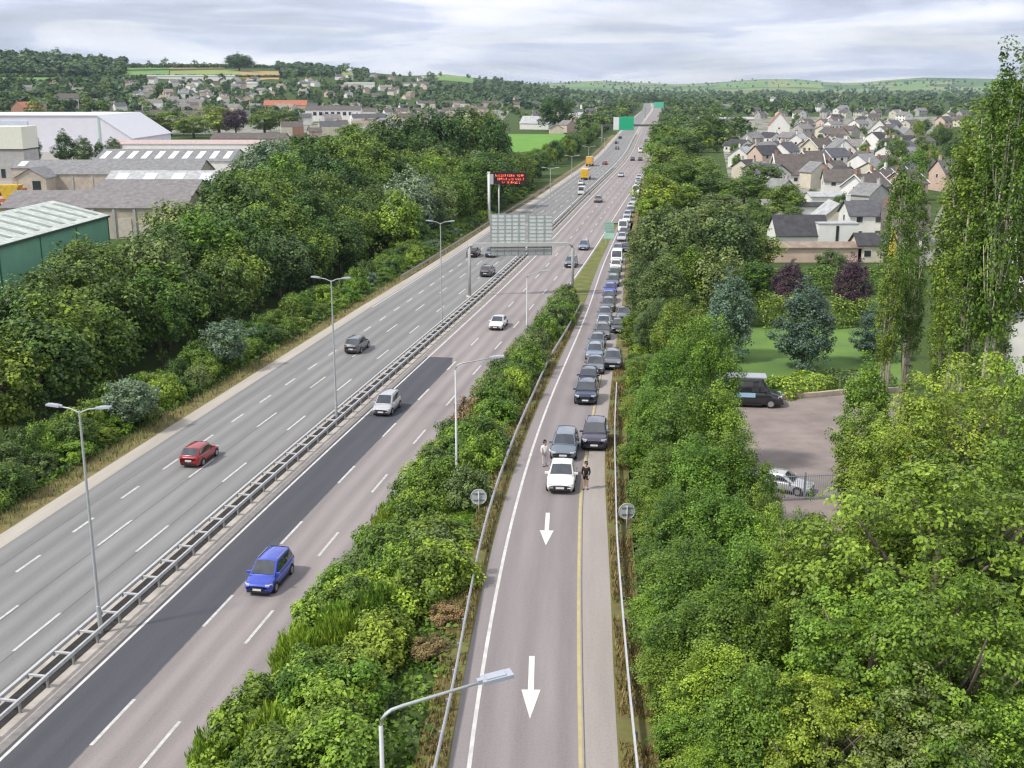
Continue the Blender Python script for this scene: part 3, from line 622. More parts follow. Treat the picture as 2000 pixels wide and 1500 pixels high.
round_sign(935, 971, 64.5, 'round sign seen from behind among the bushes beside the planted strip')
round_sign(1225, 999, 61.5, 'round sign seen from behind, standing by the hard shoulder guard rail')
# ------------------------------------------------------------------ vehicles
def paint(name, c, metal=.0, rough=.32): return M(name, c, rough=rough, var=.04, metal=metal, coat=1.0, spec=.5)
GLASS = M('car_glass', (.030, .036, .042), rough=.04, var=.05, spec=1.0, coat=1.0); TYRE = M('tyre', (.022, .022, .023), rough=.85); RIM = M('alloy_rim', (.45, .46, .47), rough=.35, metal=.6)
TRIM = M('black_trim', (.022, .022, .025), rough=.6); LAMPW = M('headlamp', (.70, .72, .74), rough=.12, spec=.9); LAMPR = M('tail_lamp', (.35, .015, .015), rough=.2); PLATE = M('number_plate', (.72, .72, .70), rough=.5)
CARPAINT = {k: paint('paint_' + k, c, m) for k, c, m in (('navy', (.020, .030, .075), .2), ('blue', (.045, .085, .52), .1), ('silver', (.56, .57, .58), .35), ('white', (.80, .80, .78), 0), ('black', (.014, .014, .016), 0),
    ('grey', (.15, .16, .17), .3), ('purple', (.060, .052, .085), .2), ('red', (.34, .018, .020), 0), ('slate', (.17, .21, .25), .3), ('lightblue', (.22, .28, .37), .3), ('bronze', (.20, .17, .14), .3), ('yellow', (.85, .55, .02), 0), ('orange', (.75, .27, .02), 0), ('green', (.05, .12, .09), .2))}
def lerp_tab(tab, t): return np.interp(t, [q[0] for q in tab], [q[1] for q in tab])
KINDS = {
 # L, W, H, hull top table, plan-width table, greenhouse (base front, roof front, roof rear, base rear), wheel radius
 'hatch': (4.05, 1.76, 1.48, [(0, .60), (.03, .70), (.10, .78), (.27, .93), (.5, .95), (.85, .99), (.96, .97), (1, .80)], (.25, .42, .84, .965), .31),
 'sedan': (4.60, 1.80, 1.45, [(0, .58), (.03, .66), (.10, .76), (.27, .90), (.5, .93), (.80, .97), (.96, .95), (1, .74)], (.26, .43, .70, .86), .32),
 'estate': (4.70, 1.82, 1.48, [(0, .58), (.03, .67), (.10, .77), (.26, .91), (.5, .94), (.85, .97), (.97, .95), (1, .78)], (.25, .40, .88, .975), .32),
 'suv': (4.50, 1.87, 1.66, [(0, .72), (.03, .86), (.10, .95), (.25, 1.04), (.5, 1.07), (.85, 1.10), (.97, 1.08), (1, .86)], (.24, .39, .86, .97), .36),
 'mpv': (4.25, 1.78, 1.64, [(0, .62), (.03, .74), (.10, .84), (.22, .99), (.5, 1.02), (.85, 1.05), (.97, 1.02), (1, .84)], (.19, .40, .88, .975), .32),
 'van': (5.30, 2.00, 2.25, [(0, .70), (.03, .90), (.09, 1.02), (.20, 1.20), (.5, 1.22), (.85, 1.22), (.97, 1.22), (1, 1.1)], (.17, .30, .97, .995), .34),
}
def car_shapes(kind):
    L_, W, H, top, (a, b, c, d), wr = KINDS[kind]; hw = W / 2; S = {}
    def Y(t): return (t - .5) * L_
    ts = np.array([0, .012, .035, .07, .12, .18, .24, .30, .40, .5, .6, .7, .8, .88, .94, .975, .992, 1.0])
    plan = [(0, .76), (.012, .83), (.035, .90), (.10, .965), (.2, .99), (.5, 1.0), (.8, .99), (.92, .95), (.975, .89), (1, .80)]
    V, Fc = [], []; rings = []
    for t in ts:
        zt = float(lerp_tab(top, t)); w_ = hw * float(lerp_tab(plan, t)); zb = .20 + (.10 if t < .03 or t > .98 else 0)
        half = [(0, zb), (w_ * .88, zb), (w_ * .97, zb + .12), (w_, zb + .45 * (zt - zb)), (w_ * .985, zt - .16 * (zt - zb)), (w_ * .90, zt - .03), (w_ * .62, zt + .015), (0, zt + .03)]
        ring = half + [(-x, z) for x, z in half[-2:0:-1]]; rings.append(len(V)); V += [(x, Y(t), z) for x, z in ring]; n = len(ring)
    for i in range(len(ts) - 1):
        for k in range(n): Fc.append((rings[i] + k, rings[i] + (k + 1) % n, rings[i + 1] + (k + 1) % n, rings[i + 1] + k))
    Fc += [tuple(range(n)), tuple(rings[-1] + k for k in range(n))[::-1]]
    # greenhouse
    gs = [(a, None), (a + (b - a) * .5, .55), (b - .008, .97), (b + .03, 1.0), ((b + c) / 2, 1.01), (c - .03, .995), (c, .965), ((c + d) / 2, .55), (d, None)]
    rg_ = []; belt = lambda t: float(lerp_tab(top, t)); wb = lambda t: hw * float(lerp_tab(plan, t)) * .93; wt = hw * .74 if kind != 'van' else hw * .86
    def sect(t, q):
        z0 = belt(t) - .02
        if q is None: zr_, wtop = z0 + .03, wb(t) * .96
        else: zr_ = z0 + (H - z0) * q; wtop = wb(t) + (wt - wb(t)) * q
        return z0, zr_, wtop
    for t, q in gs:
        z0, zr_, wtop = sect(t, q); e_ = min(.07, (zr_ - z0) * .3)
        half = [(wb(t), z0), (wtop, zr_ - e_), (wtop * .90, zr_ - e_ * .15), (0, zr_ + .02)]
        ring = half + [(-x, z) for x, z in half[-2::-1]]; rg_.append(len(V)); V += [(x, Y(t), z) for x, z in ring]; m_ = len(ring)
    for i in range(len(gs) - 1):
        for k in range(m_ - 1): Fc.append((rg_[i] + k, rg_[i + 1] + k, rg_[i + 1] + k + 1, rg_[i] + k + 1))
    S['body'] = mesh('body', V, Fc, [TRIM], True)
    def screen(t0, t1, name, sgn):
        v, f = [], []
        for j, q in enumerate((.10, .5, .93)):
            t = t0 + (t1 - t0) * q; z0, zr_, wtop = sect(t, q)
            e_ = min(.07, (zr_ - z0) * .3)
            for u in (-.86, -.45, 0, .45, .86):
                z = zr_ + .02 - abs(u) * .03; v.append((wtop * u, Y(t) + sgn * .03, z + .025))
        for j in range(2):
            for k in range(4): p = j * 5 + k; f.append((p, p + 1, p + 6, p + 5))
        return mesh(name, v, f, [GLASS], True)
    S['windscreen'] = screen(a, b, 'windscreen', -1)
    S['rear_window'] = screen(d, c, 'rear_window', 1)
    def side(t0, t1, t2, t3, s):   # base from t0 to t1, top from t2 to t3
        v = []
        for t, lo in ((t0, 1), (t1, 1), (t3, 0), (t2, 0)):
            q = np.interp(t, [a, b, c, d], [0, 1, 1, 0]); z0 = belt(t); zz = H - .13; w0, w1 = wb(t), wt
            if lo: v.append((s * (w0 + .0 + .014), Y(t), z0 + .06))
            else: k = (zz - z0) / (H - z0); v.append((s * (w0 + (w1 - w0) * k + .012), Y(t), zz))
        return v
    mid = (a + (b - a) * .9 + c) / 2 if kind != 'van' else .33
    for s in (-1, 1):
        m = mesh('side_window', side(a + .07, mid - .012, b + .035, mid - .012, s), [(0, 1, 2, 3) if s > 0 else (3, 2, 1, 0)], [GLASS]); S['side_window', s, 0] = m
        rear_t = min(c + .01, d - .03)
        m = mesh('side_window', side(mid + .012, (c + d) / 2 - .0 if kind in ('hatch', 'mpv', 'suv', 'estate', 'van') else c + .07, mid + .012, c - .02, s), [(0, 1, 2, 3) if s > 0 else (3, 2, 1, 0)], [GLASS]); S['side_window', s, 1] = m
    wm = MB().tube([(-.11, 0, 0), (-.10, 0, 0), (.10, 0, 0), (.11, 0, 0)], [wr - .03, wr, wr, wr - .03], 16); S['wheel'] = wm.me('wheel', [TYRE], False)
    S['rim'] = MB().tube([(-.117, 0, 0), (.117, 0, 0)], wr * .64, 12).me('rim', [RIM])
    S['wheel_pos'] = [(s * (hw - .105), Y(t), wr) for t in (.185 if kind != 'van' else .17, .80) for s in (-1, 1)]
    m = MB()
    for s in (-1, 1):
        for t in (.185 if kind != 'van' else .17, .80):
            n = 10; pts = [(Y(t) + (wr + .065) * math.cos(k * math.pi / n), wr + (wr + .065) * math.sin(k * math.pi / n)) for k in range(n + 1)]
            m.add([(s * (hw + .004), y, max(z, .24)) for y, z in pts] + [(s * (hw - .12), y, max(z, .24)) for y, z in pts], [tuple(range(n + 1))] + [(k, k + 1, n + 2 + k, n + 1 + k) for k in range(n)])
        m.box((s * (hw - .02), Y(.5), .27), (.06, L_ * .42, .12))
    m.box((0, Y(0) + .04, .33), (W * .72, .16, .16)).box((0, Y(1) - .04, .36), (W * .70, .14, .18)); S['sill_trim'] = m.me('sill_trim', [TRIM])
    zt = float(lerp_tab(top, .05))
    S['grille'] = MB().box((0, Y(0) + .015, zt - .24), (W * .44, .10, .13)).me('grille', [TRIM])
    def lampm(t0, t1, zc, h, fr, mat, nm, s):
        v = []
        for t, z in ((t0, zc), (t1, zc)):
            w_ = hw * float(lerp_tab(plan, t)); 
            v.append((w_, t))
        x0, x1 = s * v[0][0] * .66, s * (v[1][0] * .99 + .012); y0, y1 = Y(t0), Y(t1); sg = -1 if fr else 1
        P = [(x0, y0 + sg * .022, zc - h / 2), (s * v[0][0] * .97, y0 + sg * .005 - sg * .03, zc - h / 2), (x1, y1, zc - h / 2 + .03), (x1, y1, zc + h / 2), (s * v[0][0] * .97, y0 + sg * .005 - sg * .03, zc + h / 2), (x0, y0 + sg * .022, zc + h / 2)]
        Q = [(x * .9, y - sg * .1, z) for x, y, z in P]
        return MB().add(P + Q, [(0, 1, 4, 5), (1, 2, 3, 4), (5, 4, 3, 9, 10, 11), (0, 5, 11, 6), (0, 6, 7, 8, 2, 1)]).me(nm, [mat])
    for s in (-1, 1):
        S['headlight', s] = lampm(.012, .075, zt - .11, .15, True, LAMPW, 'headlight', s)
        S['taillight', s] = lampm(.992, .955, float(lerp_tab(top, .97)) - .17, .20 if kind != 'van' else .4, False, LAMPR, 'taillight', s)
    S['front_plate'] = MB().box((0, Y(0) - .045, .45), (.52, .03, .12)).me('front_plate', [PLATE]); S['rear_plate'] = MB().box((0, Y(1) + .03, .62), (.52, .03, .12)).me('rear_plate', [PLATE])
    for s in (-1, 1):
        S['mirror', s] = MB().box((s * (hw + .0), Y(a + .065), belt(a + .05) + .06), (.30, .10, .13)).me('mirror', [TRIM])
    return S
SHAPES = {k: car_shapes(k) for k in KINDS}
def painted(o, m): o.material_slots[0].link = 'OBJECT'; o.material_slots[0].material = m; return o
FARCAR = {}
def far_car_mesh(kind):
    if kind in FARCAR: return FARCAR[kind]
    S = SHAPES[kind]; m = MB()
    def put(me, mi, off_=(0, 0, 0)): m.add([(v.co.x + off_[0], v.co.y + off_[1], v.co.z + off_[2]) for v in me.vertices], [tuple(p.vertices) for p in me.polygons], mi)
    put(S['body'], 0); put(S['windscreen'], 1); put(S['rear_window'], 1); put(S['sill_trim'], 2)
    for s in (-1, 1): put(S['side_window', s, 0], 1); put(S['side_window', s, 1], 1); put(S['headlight', s], 3); put(S['taillight', s], 4)
    for p in S['wheel_pos']: put(S['wheel'], 2, p)
    FARCAR[kind] = m.me('car', [TRIM, GLASS, TYRE, LAMPW, LAMPR]); return FARCAR[kind]
def car(kind, name, x, y, z, rz, colour, label, cat='car', group=None, detail=True):
    S = SHAPES[kind]
    if not detail:
        o = ob(name, far_car_mesh(kind), None, (x, y, z), rz); painted(o, CARPAINT[colour]); return tag(o, label, cat, group)
    g = empty(name, (x, y, z), rz, label, cat, group); painted(ob('body', S['body'], g), CARPAINT[colour])
    for k in ('windscreen', 'rear_window', 'sill_trim', 'grille', 'front_plate', 'rear_plate'): ob(k, S[k], g)
    for s in (-1, 1):
        ob('side_window', S['side_window', s, 0], g); ob('side_window', S['side_window', s, 1], g); ob('headlight', S['headlight', s], g); ob('taillight', S['taillight', s], g); painted(ob('mirror', S['mirror', s], g), CARPAINT[colour])
    if kind in ('suv', 'mpv', 'estate'):
        L_, W, H = KINDS[kind][:3]
        for s in (-1, 1): ob('roof_rail', MB().box((s * W * .345, L_ * .12, H + .015), (.035, L_ * .36, .04)).me('roof_rail', [RIM]), g)
    for p in S['wheel_pos']: wh = ob('wheel', S['wheel'], g, p); ob('rim', S['rim'], wh)
    return g
def heading(f, y):                                   # rotation that makes the car's front point towards the viewer along a line
    return -math.atan2(float(f(y + 2) - f(y - 2)), 4)
def motor(px, py, kind, colour, away, label, name='car', cat='car', detail=True, dy=0.0, group=None):
    x, y = G(px, py); y += dy + KINDS[kind][0] / 2 * .8; x = x + (float(MC(y)) - float(MC(y - dy - KINDS[kind][0] / 2 * .8)))
    return car(kind, name, x, y, .004, heading(MC, y) + (math.pi if away else 0), colour, label, cat, group, detail)
motor(373, 912, 'hatch', 'red', True, 'red hatchback driving away alone on the grey carriageway')
motor(688, 691, 'suv', 'grey', True, 'dark grey four wheel drive driving away beside a median lamp post')
motor(948, 541, 'suv', 'grey', True, 'dark grey four wheel drive nearest the foot of the gantry leg')
motor(921, 503, 'suv', 'black', True, 'black car driving away behind the gantry leg')
motor(957, 503, 'sedan', 'slate', True, 'slate grey car half hidden under the back of the sign panels')
motor(1135, 381, 'van', 'white', True, 'white van driving away behind the yellow lorry', cat='van', detail=False)
motor(1134, 362, 'hatch', 'white', True, 'small white car right behind the yellow lorry', detail=False)
motor(1181, 322, 'hatch', 'red', True, 'small far red car next to the orange lorry', detail=False)
motor(1205, 292, 'suv', 'grey', True, 'tiny far grey car beyond the red car', detail=False)
motor(1204, 281, 'hatch', 'navy', True, 'tiny far navy car ahead of the grey one', detail=False)
motor(1211, 271, 'suv', 'black', True, 'tiny black car nearest to the green direction sign', detail=False)
motor(508, 1160, 'mpv', 'blue', False, 'bright blue car beside the edge of the dark resurfaced lane')
motor(746, 812, 'mpv', 'silver', False, 'silver car driving on the dark resurfaced lane')
motor(968, 645, 'sedan', 'white', False, 'white saloon passing the end of the planted strip')
motor(1113, 523, 'suv', 'slate', False, 'dark slate car just behind the gantry leg next to the slip road')
motor(1139, 489, 'mpv', 'lightblue', False, 'blue grey people carrier beyond the gantry')
motor(1167, 396, 'suv', 'bronze', False, 'dark car close to the median barrier, halfway to the green sign', detail=False)
motor(1212, 346, 'hatch', 'silver', False, 'far silver car alone in the middle of the pinkish carriageway', detail=False)
motor(1235, 314, 'hatch', 'black', False, 'one of two far black cars side by side, next to the median', detail=False)
motor(1250, 314, 'sedan', 'black', False, 'one of two far black cars side by side, next to the queue', detail=False)
motor(1251, 298, 'van', 'white', False, 'far white van behind the two black cars', cat='van', detail=False)
motor(1262, 277, 'hatch', 'grey', False, 'tiny grey car below the dark gantry beam', detail=False)
motor(1276, 268, 'van', 'silver', False, 'tiny pale van near the dark gantry beam', cat='van', detail=False)
# slip road incident: white saloon, dark estate behind it, purple four wheel drive on the shoulder
def slip(px, py, kind, colour, label, off_=0.0, detail=True, name='car', group=None, cat='car'):
    x, y = GR(px, py); y += KINDS[kind][0] / 2 * .86; x += off_ + (float(RW(y)) - float(RW(y - 2)))
    o = car(kind, name, x, y, float(zr(y)) + .014, heading(RW, y), colour, label, cat, group, detail)
    sl = (float(zr(y + 2)) - float(zr(y - 2))) / 4; o.rotation_euler = (math.atan(sl), 0, o.rotation_euler[2]); return o
slip(1094, 964, 'sedan', 'white', 'white saloon stopped first on the slip road in front of the arrows')
slip(1100, 900, 'estate', 'slate', 'dark slate estate car stopped close behind the white saloon')
slip(1160, 880, 'suv', 'purple', 'dark purple four wheel drive on the beige hard shoulder next to the white saloon')
QX = Curve([GR(*p) for p in [(1147, 790), (1157, 730), (1169, 680), (1180, 625), (1190, 585), (1196, 550), (1206, 505), (1214, 470), (1221, 440), (1229, 420), (1237, 398), (1244, 370), (1250, 345), (1255, 325), (1259, 305)]])
qspec = [('suv', 'navy'), ('hatch', 'navy'), ('sedan', 'grey'), ('estate', 'lightblue'), ('hatch', 'slate'), ('mpv', 'grey'), ('sedan', 'silver'), ('hatch', 'slate'), ('suv', 'grey'), ('sedan', 'navy'), ('hatch', 'blue'), ('estate', 'grey'), ('hatch', 'green'), ('suv', 'white'), ('van', 'white'), ('hatch', 'grey'), ('sedan', 'lightblue'),
         ('hatch', 'silver'), ('suv', 'grey'), ('van', 'white'), ('sedan', 'silver'), ('hatch', 'white'), ('estate', 'silver'), ('hatch', 'slate'), ('sedan', 'white'), ('suv', 'silver'), ('hatch', 'grey'), ('sedan', 'silver'), ('van', 'white'), ('hatch', 'lightblue'), ('suv', 'white'), ('sedan', 'grey'), ('hatch', 'silver'), ('suv', 'white')]
word = {'suv': 'four wheel drive', 'hatch': 'hatchback', 'sedan': 'saloon', 'estate': 'estate car', 'mpv': 'people carrier', 'van': 'van'}
cword = {'lightblue': 'pale blue grey', 'slate': 'dark slate', 'green': 'dark green'}
ords = 'first second third fourth fifth sixth seventh eighth ninth tenth eleventh twelfth thirteenth fourteenth fifteenth sixteenth seventeenth eighteenth nineteenth twentieth'.split()
yq = float(GR(1147, 790)[1]) + 1.7; ro = random.Random(4)
for i, (k, c) in enumerate(qspec):
    cn = cword.get(c, c)
    lab = f'{cn} {word[k]}, {ords[i]} car of the long slip road queue' if i < 20 else f'{cn} {word[k]} in the far tail of the slip road queue'
    x = float(QX(yq)) + ro.uniform(-.25, .25)
    o = car(k, 'van' if k == 'van' else 'car', x, yq, float(zr(yq)) + .014, heading(QX, yq) + ro.uniform(-.02, .02), c, lab, 'van' if k == 'van' else 'car', 'cars queueing on the slip road', yq < 190)
    sl = (float(zr(yq + 2)) - float(zr(yq - 2))) / 4; o.rotation_euler = (math.atan(sl), 0, o.rotation_euler[2])
    yq += KINDS[k][0] * .5 + 2.35 + ro.uniform(.1, 1.2) + (9.0 if i == 16 else 0) + (0 if i < 20 else 2.6) + KINDS[qspec[min(i + 1, len(qspec) - 1)][0]][0] * .5 - .4
for px, py, k, c, lab in ((1177, 723, 'suv', 'grey', 'dark grey four wheel drive pulled half onto the hard shoulder beside the queue'), (1192, 652, 'hatch', 'black', 'black hatchback edging onto the hard shoulder behind the grey four wheel drive'), (1203, 627, 'sedan', 'grey', 'dark grey saloon on the hard shoulder beside the queue'),
                          (1219, 493, 'hatch', 'black', 'small black car on the hard shoulder next to the white van')):
    slip(px, py, k, c, lab, 0.9 if py > 600 else .3)
# yellow lorry and orange lorry on the far verge side
def lorry(px, py, c, label, L_=8.0, lean=False):
    x, y = G(px, py); y += L_ / 2
    g = empty('lorry', (x, y, .004), heading(MC, y) + math.pi, label, 'lorry')
    MB().box((0, -L_ / 2 + .95, 1.55), (2.4, 1.9, 2.3)).box((0, -L_ / 2 + .1, 1.0), (2.42, .3, 1.0)).build('cab', CARPAINT[c], g)
    MB().box((0, -L_ / 2 - .02, 2.1), (2.1, .06, .8)).build('windscreen', GLASS, g)
    MB().box((0, 1.0, 2.1), (2.45, L_ - 2.2, 2.6)).box((0, L_ / 2 - .1, 1.0), (2.4, .12, .5)).build('body', CARPAINT[c], g)
    MB().box((0, L_ / 2 - .04, 2.2), (2.0, .06, 1.9)).build('tailgate', M('chevron_orange', (.72, .42, .03), rough=.5), g)
    MB().box((0, .3, .70), (1.2, L_ - .6, .25)).build('chassis', TRIM, g)
    wm = MB().tube([(-.15, 0, 0), (.15, 0, 0)], .48, 14).me('wheel', [TYRE])
    for yy in (-L_ / 2 + 1.2, L_ / 2 - 2.6, L_ / 2 - 1.3):
        for s in (-1, 1): ob('wheel', wm, g, (s * 1.08, yy, .48))
    MB().box((0, -L_ / 2 + .8, 2.8), (1.6, .3, .16)).build('beacon_bar', M('beacon_amber', (.8, .35, .02), rough=.3), g)
lorry(1146, 352, 'yellow', 'yellow works lorry at the verge side of the far carriageway', 8.5)
lorry(1153, 325, 'orange', 'smaller orange works lorry ahead of the yellow one', 6.5)

# ------------------------------------------------------------------ people
SKIN = M('skin', (.50, .32, .24), rough=.6, var=.06); HAIR = M('dark_hair', (.035, .025, .02), rough=.7)
def skinned(name, verts, edges, radii, mat, parent, sub=1):
    me = bpy.data.meshes.new(name); me.from_pydata(verts, edges, []); me.materials.append(mat); o = ob(name, me, parent)
    md = o.modifiers.new('skin', 'SKIN'); md.use_smooth_shade = True
    for i, r in enumerate(radii): me.skin_vertices[0].data[i].radius = (r, r)
    for i in range(len(verts)): me.skin_vertices[0].data[i].use_root = (i == 0)
    s = o.modifiers.new('sub', 'SUBSURF'); s.levels = sub; s.render_levels = sub; return o
def person(x, y, z, rz, label, top, legs, longleg, arms, sleeve):
    g = empty('person', (x, y, z), rz, label, 'person'); v, e, r = [], [], []
    def j(p, rad, par=None): v.append(p); r.append(rad); (e.append((par, len(v) - 1)) if par is not None else None); return len(v) - 1
    pel = j((0, 0, .95), .135); sp = j((0, .01, 1.15), .13, pel); ch = j((0, .01, 1.36), .15, sp); nk = j((0, 0, 1.50), .058, ch); hd = j((0, -.015, 1.60), .082, nk); h2 = j((0, -.01, 1.70), .085, hd)
    j((0, 0, 1.765), .05, h2)
    for s in (-1, 1):
        hp = j((s * .10, 0, .90), .095, pel); kn = j((s * .11, -.03 * s, .50), .062, hp); an = j((s * .11, .03 * s, .09), .042, kn); j((s * .12, -.14 + .03 * s, .035), .032, an)
        sh = j((s * .19, .01, 1.42), .062, ch); el, wr_ = arms[0 if s < 0 else 1]; ei = j(el, .045, sh); wi = j(wr_, .030, ei)
        d = Vector(wr_) - Vector(el); d.normalize(); pa = j(tuple(Vector(wr_) + d * .07), .034, wi); sd_ = d.cross(Vector((0, 1, 0))).normalized()
        for q in range(4):
            b_ = Vector(wr_) + d * .10 + sd_ * (q - 1.5) * .021; f1 = j(tuple(b_), .010, pa); j(tuple(b_ + d * (.075 - .012 * abs(q - 1.2)) + Vector((0, -.02, 0))), .008, f1)
        t1 = j(tuple(Vector(wr_) + d * .05 + sd_ * .045), .011, pa); j(tuple(Vector(wr_) + d * .09 + sd_ * .07), .009, t1)
    skinned('body', v, e, r, SKIN, g)
    # clothing follows the body
    el0, w0 = arms[0]; el1, w1 = arms[1]
    tv = [(0, 0, .86), (0, .01, 1.10), (0, .01, 1.37), (-.19, .01, 1.43), (.19, .01, 1.43)]; te = [(0, 1), (1, 2), (2, 3), (2, 4)]; tr = [.165, .155, .172, .085, .085]
    for si, (el, wq) in enumerate(arms):
        k = .55 if not sleeve else 1; E_ = Vector((-.19 if si == 0 else .19, .01, 1.43)).lerp(Vector(el), k); tv.append(tuple(E_)); tr.append(.066); te.append((3 + si, len(tv) - 1))
        if sleeve: tv.append(tuple(Vector(el).lerp(Vector(wq), .9))); tr.append(.045); te.append((len(tv) - 2, len(tv) - 1))
    skinned('top', tv, te, tr, top, g)
    lv, le, lr = [(0, 0, 1.06)], [], [.150]
    for s in (-1, 1):
        lv += [(s * .10, 0, .88), (s * .11, -.03 * s, .50 if longleg else .60)]; n = len(lv); le += [(0, n - 2), (n - 2, n - 1)]; lr += [.115, .082]
        if longleg: lv.append((s * .11, .03 * s, .12)); lr.append(.065); le.append((n - 1, n))
    skinned('trousers' if longleg else 'shorts', lv, le, lr, legs, g)
    for s in (-1, 1): skinned('shoe', [(s * .115, .05 + .03 * s, .05), (s * .12, -.06 + .03 * s, .045), (s * .125, -.17 + .03 * s, .035)], [(0, 1), (1, 2)], [.052, .052, .04], TRIM, g)
    skinned('hair', [(0, .03, 1.72), (0, .045, 1.66), (0, .0, 1.765)], [(0, 1), (0, 2)], [.097, .075, .072], HAIR, g)
    m = MB()
    for s in (-1, 1): m.box((s * .032, -.098, 1.655), (.022, .012, .010))
    m.box((0, -.100, 1.57), (.05, .012, .012)); m.build('face_features', HAIR, g)
    MB().tube([(0, -.09, 1.65), (0, -.118, 1.612)], [.010, .016], 6).build('nose', SKIN, g)
    return g
WHITEC = M('white_cloth', (.80, .79, .77), rough=.9); BLACKC = M('black_cloth', (.014, .013, .015), rough=.9); GREYC = M('grey_trousers', (.55, .54, .53), rough=.9)
x, y = GR(1064, 911); person(x, y, float(zr(y)) + .015, R(25), 'person in white top and light trousers standing at the side of the white saloon', WHITEC, GREYC, True, [((-.27, .02, 1.17), (-.25, -.08, .95)), ((.30, -.04, 1.18), (.33, -.24, 1.06))], True)
x, y = GR(1144, 956); person(x, y, float(zr(y)) + .015, R(-20), 'person in black top and shorts walking on the yellow line past the white saloon', BLACKC, BLACKC, False, [((-.26, .06, 1.17), (-.25, -.02, .93)), ((.26, -.02, 1.17), (.24, -.16, .97))], True)
# ------------------------------------------------------------------ buildings
WM = {'white': M('render_white', (.78, .77, .73), var=.08, scale=.6), 'cream': M('render_cream', (.66, .60, .48), var=.10, scale=.6), 'pink': M('render_pink', (.62, .47, .38), var=.12, scale=.6), 'grey': M('render_grey', (.42, .41, .39), var=.15, scale=.6),
      'brick': M('brick_red', (.36, .20, .14), var=.2, scale=3), 'lav': M('cladding_white', (.72, .71, .76), var=.05, scale=.3), 'tan': M('block_tan', (.47, .41, .33), var=.2, scale=.7), 'green': M('cladding_green', (.20, .43, .31), rough=.5, var=.10, scale=.4), 'stone': M('stone_pale', (.55, .53, .44), var=.15)}
def tile_mat(name, c):
    m = M(name, c, rough=.85, var=.28, scale=.9, detail=8, spec=.2); return m
RM = {'slate': tile_mat('roof_slate', (.115, .115, .125)), 'brown': tile_mat('roof_brown', (.135, .117, .106)), 'dark': tile_mat('roof_dark', (.070, .070, .075)), 'red': tile_mat('roof_red', (.42, .16, .10)), 'grey': tile_mat('roof_grey', (.24, .24, .24)),
      'tan': tile_mat('roof_tan', (.30, .24, .19)), 'light': tile_mat('roof_light', (.42, .43, .43)), 'rust': tile_mat('roof_rust', (.225, .212, .208)), 'sheet': tile_mat('roof_sheet', (.52, .56, .51)), 'pinkish': tile_mat('roof_pinkish', (.50, .40, .37))}
WINM = M('window_glass', (.03, .035, .04), rough=.1, spec=.8); FRAMEM = M('window_frame', (.75, .75, .73), rough=.5); DOORM = M('door_paint', (.12, .08, .07), rough=.5); BARGE = M('barge_white', (.78, .78, .76), rough=.6, var=.05)
ROOFL = M('rooflight', (.74, .77, .77), rough=.4, var=.08)
